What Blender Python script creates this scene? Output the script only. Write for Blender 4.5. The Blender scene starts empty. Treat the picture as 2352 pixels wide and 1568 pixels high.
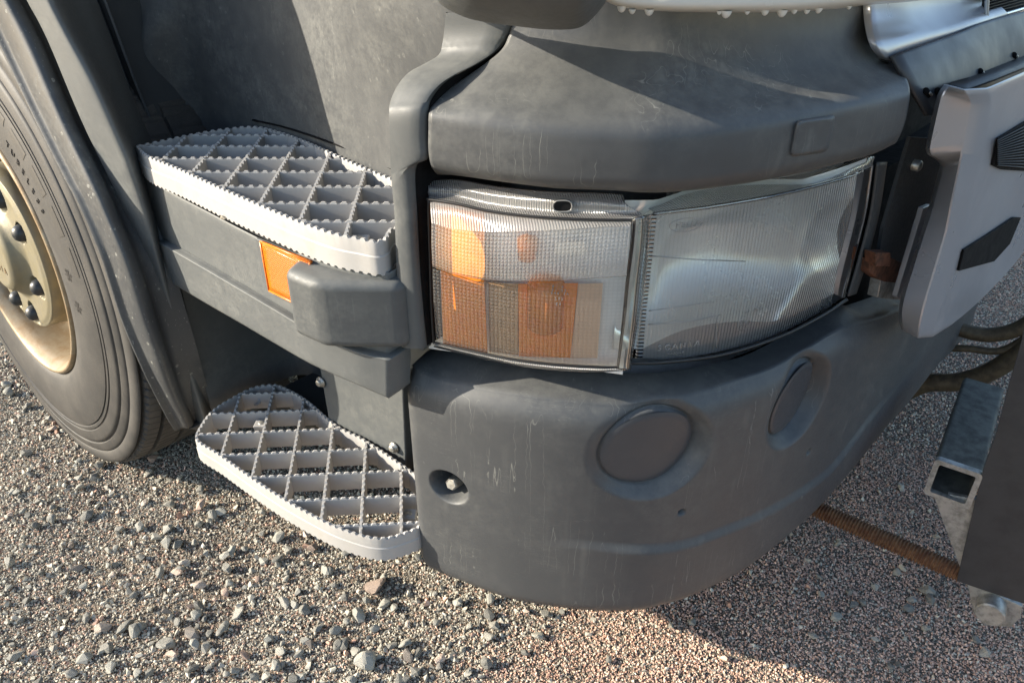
import bpy, bmesh, math, random
import numpy as np
from mathutils import Vector, Matrix
random.seed(4); rng = np.random.default_rng(4)
S = bpy.context.scene
COL = S.collection
rad = math.radians
# ------------------------------------------------------------------ camera
FOC = 1767.0; PITCH = rad(31); YAW = math.atan2(.57, .82)
C = np.array([.73, -.74, 1.40])
R = np.array([math.cos(YAW), math.sin(YAW), 0]); FH = np.array([-math.sin(YAW), math.cos(YAW), 0])
ZUP = np.array([0, 0, 1.])
FW = FH*math.cos(PITCH) - ZUP*math.sin(PITCH); UP = FH*math.sin(PITCH) + ZUP*math.cos(PITCH)
cd = bpy.data.cameras.new('camera'); cam = bpy.data.objects.new('camera', cd); COL.objects.link(cam)
cd.sensor_width = 36; cd.sensor_fit = 'HORIZONTAL'; cd.lens = 36*FOC/2352; cd.clip_start = .02; cd.clip_end = 500
M = Matrix.Identity(4)
for i in range(3):
    M[i][0] = R[i]; M[i][1] = UP[i]; M[i][2] = -FW[i]; M[i][3] = C[i]
cam.matrix_world = M; S.camera = cam
# ------------------------------------------------------------------ light
SUN_AZ = rad(37)      # direction the light travels, in the ground plane
SUN_EL = rad(23)
w = bpy.data.worlds.new('World'); S.world = w; w.use_nodes = True
nt = w.node_tree; bg = nt.nodes['Background']
sky = nt.nodes.new('ShaderNodeTexSky'); sky.sky_type = 'NISHITA'; sky.sun_disc = False
sky.sun_elevation = SUN_EL
to_sun = Vector((-math.cos(SUN_AZ)*math.cos(SUN_EL), -math.sin(SUN_AZ)*math.cos(SUN_EL), math.sin(SUN_EL)))
sky.sun_rotation = math.atan2(to_sun.x, to_sun.y)
nt.links.new(sky.outputs[0], bg.inputs[0]); bg.inputs[1].default_value = .145
sl = bpy.data.lights.new('sun', 'SUN'); sl.energy = 5.0; sl.angle = rad(.5); sl.color = (1, .905, .755)
sun = bpy.data.objects.new('sun', sl); COL.objects.link(sun); sun.rotation_euler = to_sun.to_track_quat('Z', 'Y').to_euler()
sun.location = (-3, -4, 4)
S.view_settings.view_transform = 'Standard'; S.view_settings.look = 'None'; S.view_settings.gamma = 1
S.view_settings.use_curve_mapping = False; S.view_settings.exposure = 1.05
S.cycles.use_denoising = True
S.cycles.max_bounces = 10; S.cycles.transparent_max_bounces = 16; S.cycles.caustics_reflective = False; S.cycles.caustics_refractive = False

# ------------------------------------------------------------------ measuring helpers (photo pixel -> point on a known surface)
def ray(u, v): return R*(u-1176)/FOC + FW - UP*(v-784)/FOC
def on(ax, val, u, v):
    d = ray(u, v); return C + d*(val-C[ax])/d[ax]
PLAN = np.array([(-1.2, 0), (-.6, 0), (-.25, -.003), (-.1, -.003), (0, 0), (.091, .009), (.187, .030), (.268, .063), (.34, .109), (.407, .168), (.479, .281),
                 (.516, .365), (.546, .457), (.570, .555), (.587, .648), (.606, .77), (.632, .955), (.655, 1.105), (.675, 1.24), (.715, 1.6), (.76, 2.3), (.78, 3.2)])
def cr(P, n):
    """Catmull-Rom through the rows of P (k,...), n steps per span"""
    P = np.asarray(P, float); k = len(P)
    E = np.concatenate([[2*P[0]-P[1]], P, [2*P[-1]-P[-2]]]); out = []
    for i in range(k-1):
        a, b, c, d = E[i], E[i+1], E[i+2], E[i+3]
        for j in range(n):
            t = j/n
            out.append(.5*((2*b)+(-a+c)*t+(2*a-5*b+4*c-d)*t*t+(-a+3*b-3*c+d)*t**3))
    out.append(P[-1]); return np.array(out)
PD = cr(PLAN, 24)
for _ in range(30): PD[1:-1] = .25*PD[:-2]+.5*PD[1:-1]+.25*PD[2:]
SL = np.concatenate([[0], np.cumsum(np.linalg.norm(np.diff(PD, axis=0), axis=1))])
SL -= np.interp(0, PD[:, 0], SL)
TG = np.gradient(PD, axis=0); TG /= np.linalg.norm(TG, axis=1)[:, None]; NM = np.stack([TG[:, 1], -TG[:, 0]], 1)
def P3(s, z, off):
    x = np.interp(s, SL, PD[:, 0])+np.interp(s, SL, NM[:, 0])*off; y = np.interp(s, SL, PD[:, 1])+np.interp(s, SL, NM[:, 1])*off
    return np.array([x, y, z])
def NRM(s): return np.array([np.interp(s, SL, NM[:, 0]), np.interp(s, SL, NM[:, 1]), 0])
def sz(u, v, off=0):
    """pixel -> (arc length, height) on the vertical surface standing on the truck's plan curve"""
    d = ray(u, v); Q = PD+NM*off - C[:2]
    g = Q[:, 0]*d[1]-Q[:, 1]*d[0]
    for i in np.nonzero(g[:-1]*g[1:] <= 0)[0]:
        f = g[i]/(g[i]-g[i+1]+1e-15); q = Q[i]*(1-f)+Q[i+1]*f
        t = (q@d[:2])/(d[:2]@d[:2])
        if t > 0: return SL[i]*(1-f)+SL[i+1]*f, C[2]+t*d[2]
    if u > 1500: return sz(u-12, v, off)
    raise ValueError(('miss', u, v, off))
def PL(u, v, off=0):
    s, z = sz(u, v, off); return P3(s, z, off)

# ------------------------------------------------------------------ object helpers
WL = {}
def obj(name, V, F, m, parent=None, smooth=True, uv=None, origin=None, solid=0, bevel=0, sub=0, label=None, mesh=None, autosmooth=None):
    V = np.asarray(V, float)
    o0 = np.array(origin if origin is not None else (V.min(0)+V.max(0))/2)
    me = bpy.data.meshes.new(name); me.from_pydata([tuple(q) for q in (V-o0)], [], F)
    if uv is not None:
        l = me.uv_layers.new(name='UVMap'); vi = np.zeros(len(me.loops), int); me.loops.foreach_get('vertex_index', vi)
        l.data.foreach_set('uv', np.asarray(uv, float)[vi].ravel())
    me.materials.append(m)
    if smooth:
        me.polygons.foreach_set('use_smooth', [True]*len(me.polygons))
        if autosmooth: me.set_sharp_from_angle(angle=rad(autosmooth))
    me.update()
    o = bpy.data.objects.new(name, me); COL.objects.link(o)
    pw = WL.get(parent.name, np.zeros(3)) if parent else np.zeros(3)
    o.location = o0-pw; WL[o.name] = o0
    if parent: o.parent = parent
    if solid: q = o.modifiers.new('s', 'SOLIDIFY'); q.thickness = abs(solid); q.offset = -1 if solid > 0 else 1
    if bevel: q = o.modifiers.new('b', 'BEVEL'); q.width = bevel; q.segments = 3; q.limit_method = 'ANGLE'; q.angle_limit = rad(40); q.harden_normals = True
    if sub: q = o.modifiers.new('u', 'SUBSURF'); q.levels = sub; q.render_levels = sub
    if label: o['label'] = label
    return o
def empty(name, loc, label=None, cat=None):
    o = bpy.data.objects.new(name, None); COL.objects.link(o); o.location = loc; WL[o.name] = np.array(loc, float); o.empty_display_size = .1
    if label: o['label'] = label
    if cat: o['category'] = cat
    return o
def gridF(nr, nc, flip=False, closed=False):
    F = []
    for i in range(nr-1):
        for j in range(nc-(0 if closed else 1)):
            k = (j+1) % nc; f = (i*nc+j, i*nc+k, (i+1)*nc+k, (i+1)*nc+j)
            F.append(f[::-1] if flip else f)
    return F
def gridUV(G):
    a = np.concatenate([np.zeros((G.shape[0], 1)), np.cumsum(np.linalg.norm(np.diff(G, axis=1), axis=2), axis=1)], 1)
    b = np.concatenate([np.zeros((1, G.shape[1])), np.cumsum(np.linalg.norm(np.diff(G, axis=0), axis=2), axis=0)], 0)
    return np.stack([a, b], 2).reshape(-1, 2)
def grid(name, G, m, parent, **k):
    G = np.asarray(G, float); return obj(name, G.reshape(-1, 3), gridF(G.shape[0], G.shape[1]), m, parent, uv=gridUV(G), **k)
def loft(rows, nc=60, nr=8):
    """rows: (pixel polyline, offset or offsets) -> dense grid, first row to last row"""
    out = []
    for pts, off in rows:
        offs = off if hasattr(off, '__len__') else [off]*len(pts)
        q = np.array([PL(u, v, o) for (u, v), o in zip(pts, offs)])
        q = cr(q, 6); L = np.concatenate([[0], np.cumsum(np.linalg.norm(np.diff(q, axis=0), axis=1))]); L /= L[-1]
        t = np.linspace(0, 1, nc); out.append(np.stack([np.interp(t, L, q[:, i]) for i in range(3)], 1))
    return cr(np.array(out), nr)
def loft3(rows, nc=60, nr=8, smooth=True):
    """rows of 3D points"""
    out = []
    for q in rows:
        q = cr(np.array(q, float), 6) if smooth else np.array(q, float)
        L = np.concatenate([[0], np.cumsum(np.linalg.norm(np.diff(q, axis=0), axis=1))]); L /= L[-1]
        t = np.linspace(0, 1, nc); out.append(np.stack([np.interp(t, L, q[:, i]) for i in range(3)], 1))
    return cr(np.array(out), nr) if nr > 0 else np.array(out)
def box(c, sx, sy, sz_, rot=0):
    V = []
    for dz in (-1, 1):
        for dx, dy in ((-1, -1), (1, -1), (1, 1), (-1, 1)):
            x, y = dx*sx/2, dy*sy/2
            V.append((c[0]+x*math.cos(rot)-y*math.sin(rot), c[1]+x*math.sin(rot)+y*math.cos(rot), c[2]+dz*sz_/2))
    return V, [(3, 2, 1, 0), (4, 5, 6, 7), (0, 1, 5, 4), (1, 2, 6, 5), (2, 3, 7, 6), (3, 0, 4, 7)]
def prism(poly, z0, z1):
    n = len(poly); V = [(x, y, z0) for x, y in poly]+[(x, y, z1) for x, y in poly]
    F = [tuple(range(n))[::-1], tuple(range(n, 2*n))]+[(i, (i+1) % n, n+(i+1) % n, n+i) for i in range(n)]
    return V, F
def slab(P, n, th):
    """polygon of 3D points, thickness th against n"""
    P = np.array(P, float); n = np.array(n, float); k = len(P); V = np.concatenate([P, P-n*th])
    F = [tuple(range(k)), tuple(range(2*k-1, k-1, -1))]+[(i, k+i, k+(i+1) % k, (i+1) % k) for i in range(k)]
    return V, F
def lathe(prof, c, ax, ex, n=64, wob=None):
    """prof (along, r) about axis ax through c"""
    ax = np.array(ax, float); ex = np.array(ex, float); ey = np.cross(ax, ex); V = []
    for i, (a, r) in enumerate(prof):
        for k in range(n):
            th = 2*math.pi*k/n; rr = r
            if wob: rr = wob(i, a, r, th)
            V.append(np.array(c)+ax*a+ex*math.cos(th)*rr+ey*math.sin(th)*rr)
    return V, gridF(len(prof), n, closed=True)
def tube(pts, r, n=12, step=6, rfun=None):
    q = cr(np.array(pts, float), step) if len(pts) > 2 else np.array([np.array(pts[0])*(1-t)+np.array(pts[1])*t for t in np.linspace(0, 1, step+1)])
    T = np.gradient(q, axis=0); T /= np.linalg.norm(T, axis=1)[:, None]; a0 = np.cross(T[0], (0, 0, 1.) if abs(T[0][2]) < .9 else (1., 0, 0)); a0 /= np.linalg.norm(a0); V = []
    for i in range(len(q)):
        a0 = a0-T[i]*(a0@T[i]); a0 /= np.linalg.norm(a0); b = np.cross(T[i], a0)
        for k in range(n):
            th = 2*math.pi*k/n; rr = rfun(i, th) if rfun else r
            V.append(q[i]+a0*math.cos(th)*rr+b*math.sin(th)*rr)
    F = gridF(len(q), n, closed=True); F.append(tuple(range(n))[::-1]); F.append(tuple(range((len(q)-1)*n, len(q)*n))); return V, F
def sst(x, a, b):
    t = np.clip((np.asarray(x, float)-a)/(b-a), 0, 1); return t*t*(3-2*t)

# ------------------------------------------------------------------ materials
class N:
    def __init__(s, name):
        s.m = bpy.data.materials.new(name); s.m.use_nodes = True; s.t = s.m.node_tree; s.p = s.t.nodes['Principled BSDF']; s.out = s.t.nodes['Material Output']
    def n(s, typ, **k):
        o = s.t.nodes.new('ShaderNode'+typ)
        for a, b in k.items():
            if a.startswith('i_'):
                kk = a[2:]; kk = int(kk) if kk.isdigit() else kk.replace('_', ' ')
                if hasattr(b, 'default_value') or isinstance(b, bpy.types.NodeSocket): s.t.links.new(b, o.inputs[kk])
                else: o.inputs[kk].default_value = b
            else: setattr(o, a, b)
        return o
    def L(s, a, b): s.t.links.new(a, b)
    def coord(s, scale=(1, 1, 1), kind='Object'):
        c = s.n('TexCoord'); mp = s.n('Mapping'); mp.inputs['Scale'].default_value = scale; s.L(c.outputs[kind], mp.inputs[0]); return mp.outputs[0]
    def noise(s, vec, scale, detail=4, rough=.6, dist=0):
        o = s.n('TexNoise'); s.L(vec, o.inputs['Vector']); o.inputs['Scale'].default_value = scale; o.inputs['Detail'].default_value = detail
        o.inputs['Roughness'].default_value = rough; o.inputs['Distortion'].default_value = dist; return o.outputs['Fac']
    def math(s, op, a, b=0., c=None, clamp=False):
        o = s.n('Math', operation=op, use_clamp=clamp)
        for i, v in enumerate((a, b) if c is None else (a, b, c)):
            if isinstance(v, bpy.types.NodeSocket): s.L(v, o.inputs[i])
            else: o.inputs[i].default_value = v
        return o.outputs[0]
    def ramp(s, v, a, b, lo=0., hi=1.):
        o = s.n('MapRange', interpolation_type='SMOOTHSTEP'); s.L(v, o.inputs[0])
        for i, x in enumerate((a, b, lo, hi)): o.inputs[i+1].default_value = x
        return o.outputs[0]
    def mix(s, f, a, b):
        o = s.n('Mix', data_type='RGBA')
        for i, v in ((0, f), (6, a), (7, b)):
            if isinstance(v, bpy.types.NodeSocket): s.L(v, o.inputs[i])
            else: o.inputs[i].default_value = v if i == 0 else (*v, 1)
        return o.outputs[2]
    def bump(s, h, strength, dist=.001, prev=None):
        o = s.n('Bump'); s.L(h, o.inputs['Height']); o.inputs['Strength'].default_value = strength; o.inputs['Distance'].default_value = dist
        if prev is not None: s.L(prev, o.inputs['Normal'])
        return o.outputs[0]
    def sep(s, v):
        o = s.n('SeparateXYZ'); s.L(v, o.inputs[0]); return o.outputs

def plastic(name, base=(.049, .052, .057), dustc=(.25, .25, .225), dust=.25, streak=0., rough=.5, scratch=.0, spots=0., grain=1., grime=0., zg=None, spec=.5):
    m = N(name); oc = m.coord()
    big = m.noise(oc, 6, 5, .6); fine = m.noise(oc, 160, 3, .6); mid = m.noise(oc, 35, 5, .7)
    d = m.math('MULTIPLY', m.ramp(big, .3, .75), m.ramp(m.math('ADD', m.math('MULTIPLY', mid, .6), m.math('MULTIPLY', fine, .4)), .35, .7))
    d = m.math('MULTIPLY', d, dust)
    d = m.math('ADD', d, dust*.25)
    geo = m.n('NewGeometry'); up = m.ramp(m.sep(geo.outputs['Normal'])[2], .2, .95, 0, dust*.9)
    d = m.math('ADD', d, m.math('MULTIPLY', up, m.ramp(mid, .3, .65, .5, 1.)))
    if streak:      # dried run-off: thin wandering vertical lines
        sc = m.n('Mapping'); m.L(oc, sc.inputs[0]); sc.inputs['Scale'].default_value = (1, 1, .03)
        wv = m.noise(oc, 60, 2, .5); ad = m.n('VectorMath', operation='MULTIPLY_ADD'); cx = m.n('CombineXYZ'); m.L(wv, cx.inputs[0]); m.L(wv, cx.inputs[1])
        m.L(cx.outputs[0], ad.inputs[0]); ad.inputs[1].default_value = (.006, .006, 0); m.L(sc.outputs[0], ad.inputs[2])
        v = m.noise(ad.outputs[0], 55, 1, .4)
        lines = m.ramp(m.math('ABSOLUTE', m.math('SUBTRACT', v, .5)), .0, .008, 1, 0)
        gate = m.ramp(m.noise(oc, 11, 3, .6), .5, .62)
        soft = m.math('MULTIPLY', m.ramp(v, .55, .75), m.ramp(m.noise(oc, 9, 2), .45, .62))
        d = m.math('ADD', d, m.math('MULTIPLY', m.math('MULTIPLY', lines, gate), streak))
        d = m.math('ADD', d, m.math('MULTIPLY', soft, streak*.22))
    if scratch:
        mp = m.n('Mapping'); m.L(oc, mp.inputs[0]); mp.inputs['Scale'].default_value = (6, 6, 90)
        v = m.noise(mp.outputs[0], 2.2, 3, .6, .3); l = m.ramp(m.math('ABSOLUTE', m.math('SUBTRACT', v, .5)), 0, .006, 1, 0)
        g = m.ramp(m.noise(oc, 14, 2), .52, .66); d = m.math('ADD', d, m.math('MULTIPLY', m.math('MULTIPLY', l, g), scratch))
    if spots:
        vo = m.n('TexVoronoi', feature='F1'); m.L(oc, vo.inputs['Vector']); vo.inputs['Scale'].default_value = 70; vo.inputs['Randomness'].default_value = 1
        cell = m.n('TexWhiteNoise'); m.L(vo.outputs['Position'], cell.inputs[0])
        rr = m.math('MULTIPLY', m.ramp(cell.outputs[0], .75, 1.), .3)
        sp = m.ramp(m.math('SUBTRACT', vo.outputs['Distance'], rr), -.05, .0, 1, 0)
        sp = m.math('MULTIPLY', sp, m.ramp(m.noise(oc, 400, 2), .4, .55)); d = m.math('ADD', d, m.math('MULTIPLY', sp, spots))
        hs = m.n('Mapping'); m.L(oc, hs.inputs[0]); hs.inputs['Scale'].default_value = (1, 1, .4); hs.inputs['Rotation'].default_value = (0, .6, 0)
        hv = m.noise(hs.outputs[0], 300, 2, .5); d = m.math('ADD', d, m.math('MULTIPLY', m.ramp(hv, .66, .74), spots*.5))
    d = m.math('MINIMUM', d, .95)
    col = m.mix(d, base, dustc)
    if grime:
        g = m.math('MULTIPLY', m.ramp(mid, .4, .7), grime); col = m.mix(g, col, (.10, .07, .05))
    if zg:
        wz = m.sep(geo.outputs['Position'])[2]; edge = m.math('ADD', wz, m.math('MULTIPLY', m.math('SUBTRACT', mid, .5), .035))
        g2 = m.math('MULTIPLY', m.ramp(edge, zg[0], zg[1], 1, 0), m.ramp(fine, .3, .6, .35, .9)); col = m.mix(g2, col, (.16, .13, .10))
    m.L(col, m.p.inputs['Base Color'])
    m.L(m.math('ADD', m.math('MULTIPLY', d, .35), m.ramp(fine, .3, .7, rough-.05, rough+.05), clamp=True), m.p.inputs['Roughness'])
    m.p.inputs['Specular IOR Level'].default_value = spec
    b = m.bump(m.noise(oc, 900, 2, .5), .22*grain, .0006)
    m.L(m.bump(mid, .05, .001, b), m.p.inputs['Normal']); return m.m
def simple(name, col, rough=.5, metal=0., var=.15, scale=40, bump=.15, spec=.5, col2=None, lo=.35, hi=.7):
    m = N(name); oc = m.coord(); v = m.noise(oc, scale, 5, .65)
    c2 = col2 or tuple(c*(1-var*2) for c in col)
    m.L(m.mix(m.ramp(v, lo, hi), col, c2), m.p.inputs['Base Color'])
    m.L(m.ramp(v, .3, .7, max(.03, rough-.06), rough+.1), m.p.inputs['Roughness']); m.p.inputs['Metallic'].default_value = metal
    m.p.inputs['Specular IOR Level'].default_value = spec
    if bump: m.L(m.bump(m.noise(oc, scale*8, 3), bump, .0008), m.p.inputs['Normal'])
    return m.m
M_fair = plastic('fairing_plastic', dust=.24, streak=.6, spots=.0, rough=.46, zg=(1.052, 1.075))
M_bump = plastic('bumper_plastic', dust=.18, streak=.5, scratch=.45, rough=.48)
M_plain = plastic('grey_plastic', base=(.062, .068, .072), dust=.26, streak=.12, rough=.5)
M_skirt = plastic('skirt_plastic', base=(.085, .092, .095), dust=.30, streak=.2, scratch=.25, rough=.5)
M_wall = plastic('side_wall_plastic', dust=.38, streak=.25, spots=.25, rough=.55)
M_mud = plastic('mudguard_plastic', base=(.040, .043, .048), dust=.25, spots=1.4, rough=.42)
M_dark = plastic('dark_plastic', base=(.030, .034, .038), dust=.08, rough=.5)
M_cover = plastic('cover_plastic', base=(.044, .049, .058), dust=.07, rough=.42)
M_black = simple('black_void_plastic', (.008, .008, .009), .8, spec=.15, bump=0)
M_seal = simple('black_rubber_seal', (.006, .006, .007), .6, bump=0)
M_step = simple('white_step_plastic', (.39, .38, .365), .55, var=.05, scale=25, bump=.1, col2=(.35, .33, .30), lo=.45, hi=.8)
M_galv = simple('galvanised_steel', (.42, .42, .40), .45, .55, scale=60, col2=(.22, .22, .20), bump=.4)
M_tube = simple('dull_dark_galvanising', (.10, .105, .09), .7, .1, scale=40, col2=(.05, .05, .045), bump=.4)
M_bolt = simple('zinc_bolt', (.55, .54, .50), .4, .7, scale=120, col2=(.3, .28, .24))
M_gold = simple('dusty_gold_hub_paint', (.23, .20, .125), .55, .25, scale=30, col2=(.20, .18, .13), bump=.25)
M_rim = simple('bronze_rim_paint', (.34, .27, .18), .45, .3, scale=30, col2=(.25, .17, .09), bump=.3)
M_nut = simple('black_nut_cap', (.030, .034, .038), .38, scale=60)
M_rust = simple('rusty_steel', (.20, .105, .05), .85, .1, scale=70, col2=(.10, .04, .02), bump=.8)
M_rust2 = simple('dark_rusty_bracket', (.16, .06, .03), .9, .1, scale=60, col2=(.05, .025, .015), bump=.6)
M_plate = simple('black_steel_plate', (.040, .042, .045), .5, .1, scale=14, col2=(.028, .028, .03), bump=.3)
M_rub = simple('black_rubber_sheet', (.05, .053, .058), .46, scale=5, col2=(.042, .044, .049), bump=.05)
M_silver = simple('silver_paint', (.42, .43, .46), .32, .45, var=.02, scale=4, bump=0)
M_chrome = simple('chrome_reflector', (.93, .95, .91), .20, .5, var=.01, scale=12, bump=.0)
M_white = simple('white_cab_paint', (.70, .69, .64), .22, var=.03, scale=10, bump=.03)
M_hose = simple('dirty_brown_hose', (.10, .075, .04), .6, scale=50, col2=(.05, .035, .02), bump=.3)
M_clod = simple('dried_mud_clod', (.38, .34, .27), .9, scale=160, col2=(.25, .22, .17), bump=1.)
def tyre_mat():
    m = N('tyre_rubber'); oc = m.coord(); v = m.noise(oc, 12, 5, .6); f = m.noise(oc, 220, 3)
    d = m.math('MULTIPLY', m.ramp(v, .3, .7, .3, .9), m.ramp(f, .3, .7, .6, 1.))
    m.L(m.mix(d, (.026, .026, .026), (.08, .074, .066)), m.p.inputs['Base Color']); m.p.inputs['Roughness'].default_value = .62
    m.L(m.bump(f, .25, .001), m.p.inputs['Normal']); return m.m
M_tyre = tyre_mat()
M_patch = simple('smooth_dark_rubber', (.060, .056, .05), .55, scale=60, bump=.1)
def amber_mat(name, col, rough=.25, hexa=False, trans=.0):
    m = N(name); m.p.inputs['Base Color'].default_value = (*col, 1); m.p.inputs['Roughness'].default_value = rough
    m.p.inputs['Subsurface Weight'].default_value = 0
    uv = m.n('TexCoord').outputs['UV']; 
    if hexa:
        vo = m.n('TexVoronoi', feature='DISTANCE_TO_EDGE'); m.L(uv, vo.inputs[0]); vo.inputs['Scale'].default_value = 260; vo.inputs['Randomness'].default_value = .12
        m.L(m.mix(m.ramp(vo.outputs[0], .02, .25), (col[0]*.55, col[1]*.35, 0), (.85, .25, .01)), m.p.inputs['Base Color'])
        m.L(m.bump(vo.outputs[0], 1., .002), m.p.inputs['Normal'])
    return m.m
M_amber = amber_mat('amber_reflector_plastic', (.62, .12, .004), .3, True)
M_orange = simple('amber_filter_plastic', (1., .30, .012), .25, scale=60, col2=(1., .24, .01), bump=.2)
M_yellow = simple('yellow_amber_plastic', (1., .42, .06), .25, scale=60, col2=(1., .30, .02), bump=.2)
M_peach = simple('peach_reflection_fade', (.95, .62, .40), .3, scale=60, var=.05, bump=.2)
M_brown = simple('amber_shade_plastic', (.62, .36, .17), .3, scale=60, bump=.2)
M_white_in = simple('pale_lamp_reflector', (.92, .90, .86), .3, scale=50, var=.05)
def lens_mat(name, fu, fv, strength, tint, diff, gloss, clear, rough=.08, frost=None):
    """clear moulded lens: real transparency, a milky share and a glossy coat over prism relief"""
    m = N(name); uv = m.n('TexCoord').outputs['UV']; xyz = m.sep(uv)
    h = None
    if fu: h = m.math('ABSOLUTE', m.math('SINE', m.math('MULTIPLY', xyz[0], math.pi*fu)))
    if fv:
        h2 = m.math('ABSOLUTE', m.math('SINE', m.math('MULTIPLY', xyz[1], math.pi*fv)))
        h = h2 if h is None else m.math('MULTIPLY', h, h2)
    nrm = m.bump(h, strength, .002) if h is not None else None
    tr = m.n('BsdfTransparent'); 
    if h is not None:
        m.L(m.mix(m.ramp(h, .1, .6), tuple(t*.93 for t in tint), tint), tr.inputs[0])
    else: tr.inputs[0].default_value = (*tint, 1)
    df = m.n('BsdfDiffuse'); df.inputs[0].default_value = (.85, .83, .80, 1)
    tl = m.n('BsdfTranslucent'); tl.inputs[0].default_value = (.8, .78, .75, 1)
    gl = m.n('BsdfGlossy'); gl.inputs['Roughness'].default_value = rough
    if nrm is not None:
        for q in (df, gl, tl): m.L(nrm, q.inputs['Normal'])
    a = m.n('MixShader'); m.L(df.outputs[0], a.inputs[1]); m.L(tl.outputs[0], a.inputs[2]); a.inputs[0].default_value = .5
    b = m.n('MixShader'); b.inputs[0].default_value = diff; m.L(tr.outputs[0], b.inputs[1]); m.L(a.outputs[0], b.inputs[2])
    fr = m.n('Fresnel'); fr.inputs[0].default_value = 1.5
    if nrm is not None: m.L(nrm, fr.inputs['Normal'])
    c = m.n('MixShader'); m.L(m.math('MULTIPLY', fr.outputs[0], gloss, clamp=True), c.inputs[0]); m.L(b.outputs[0], c.inputs[1]); m.L(gl.outputs[0], c.inputs[2])
    m.L(c.outputs[0], m.out.inputs[0]); return m.m
M_lens_top = lens_mat('indicator_lens_pillow', 195, 195, .45, (1, 1, 1), .30, 1.3, 1, .3)
M_lens_low = lens_mat('indicator_lens_flutes', 165, 185, .45, (1, 1, 1), .10, 1.3, 1, .3)
M_lens_frost = lens_mat('indicator_lens_frosted', 260, 0, .4, (1, .99, .97), .5, 1.4, 1, .2)
M_flange = lens_mat('clear_ribbed_plastic', 300, 0, .6, (.95, .95, .94), .34, 2., 1, .2)
M_lens_head = lens_mat('headlight_glass_flutes', 180, 0, .6, (1, 1, 1), .27, 1.8, 1, .1)
M_lens_head_top = lens_mat('headlight_glass_ribs', 260, 0, .8, (.95, .97, .95), .50, 1.8, 1, .15)
M_ridge = lens_mat('glass_ridge', 0, 0, 0, (.9, .94, .96), .35, 2.5, 1, .1)
M_glass_plain = lens_mat('clear_moulded_glass', 0, 0, 0, (.93, .95, .94), .06, 2., 1, .05)
M_emb = lens_mat('embossed_lens_marks', 0, 0, 0, (.8, .8, .8), .42, 1.5, 1, .2)

# ------------------------------------------------------------------ ground
def ground_h(x, y): return .006*np.sin(x*2.1+y*1.3)+.004*np.sin(x*5.3-y*4.1+1)+.002*np.sin(x*13+y*11)
gm = N('packed_gravel_soil'); oc = gm.coord()
gv = gm.n('TexVoronoi'); gm.L(oc, gv.inputs['Vector']); gv.inputs['Scale'].default_value = 260
gv2 = gm.n('TexVoronoi'); gm.L(oc, gv2.inputs['Vector']); gv2.inputs['Scale'].default_value = 120
sep = gm.sep(gv.outputs['Color']); sep2 = gm.sep(gv2.outputs['Color'])
hs = gm.mix(gm.ramp(sep[0], 0, 1), (.15, .135, .115), (.44, .38, .30))
hs1 = gm.mix(gm.ramp(sep[1], .55, .7), hs, (.42, .29, .20))
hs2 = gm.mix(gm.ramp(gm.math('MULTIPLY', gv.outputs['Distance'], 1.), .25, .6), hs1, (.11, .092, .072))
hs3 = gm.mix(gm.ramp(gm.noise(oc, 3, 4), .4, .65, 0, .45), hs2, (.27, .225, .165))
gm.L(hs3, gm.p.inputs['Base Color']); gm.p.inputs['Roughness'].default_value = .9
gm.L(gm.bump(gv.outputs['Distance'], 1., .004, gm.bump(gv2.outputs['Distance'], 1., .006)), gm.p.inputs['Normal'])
gx = np.unique(np.concatenate([np.linspace(-60, -4, 12), np.linspace(-4, 4, 161), np.linspace(4, 60, 12)]))
gy = gx.copy()
GX, GY = np.meshgrid(gx, gy); GZ = ground_h(GX, GY)-.004
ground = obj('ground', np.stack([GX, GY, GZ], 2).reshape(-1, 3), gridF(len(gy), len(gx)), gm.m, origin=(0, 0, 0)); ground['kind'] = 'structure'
def rock_mesh(name, seed, n=14, el=(1, .8, .6), detail=0):
    r = np.random.default_rng(seed); P = r.normal(size=(n, 3)); P /= np.linalg.norm(P, axis=1)[:, None]; P *= (.5*np.array(el))*(r.uniform(.82, 1.05, (n, 1)))
    bm = bmesh.new()
    for q in P: bm.verts.new(q)
    bmesh.ops.convex_hull(bm, input=bm.verts); 
    if detail:
        bmesh.ops.bevel(bm, geom=bm.edges[:], offset=.05, segments=1, affect='EDGES', profile=.6)
    me = bpy.data.meshes.new(name); bm.to_mesh(me); bm.free(); return me
def rock_mat(name, attr):
    m = N(name)
    if attr:
        a = m.n('Attribute', attribute_type='INSTANCER', attribute_name='tint'); v = a.outputs['Fac']
        a2 = m.n('Attribute', attribute_type='INSTANCER', attribute_name='pink'); pk = a2.outputs['Fac']
    else:
        oi = m.n('ObjectInfo'); v = oi.outputs['Random']; pk = m.math('MULTIPLY', m.math('FRACT', m.math('MULTIPLY', v, 7.3)), .55)
    oc = m.coord(); f = m.noise(oc, 90 if not attr else 3, 3, .7)
    g = m.mix(m.ramp(v, 0, 1), (.17, .16, .135), (.72, .665, .54)) if attr else m.mix(m.ramp(v, 0, 1), (.17, .165, .145), (.40, .385, .33))
    p = m.mix(m.ramp(v, 0, 1), (.40, .23, .16), (.90, .64, .49))
    c = m.mix(m.ramp(pk, .45, .6), g, p)
    c = m.mix(m.ramp(f, .5, .75, 0, .45), c, (.36, .34, .31)); c = m.mix(m.ramp(f, .25, .42, .45, 0), c, (.08, .08, .08))
    m.L(c, m.p.inputs['Base Color']); m.p.inputs['Roughness'].default_value = .75
    if not attr: m.L(m.bump(m.noise(oc, 260, 4, .7), .7, .002), m.p.inputs['Normal'])
    return m.m
M_grain = rock_mat('gravel_grains', True); M_stone = rock_mat('granite_stone', False)
gcol = bpy.data.collections.new('grain_shapes')
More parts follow.
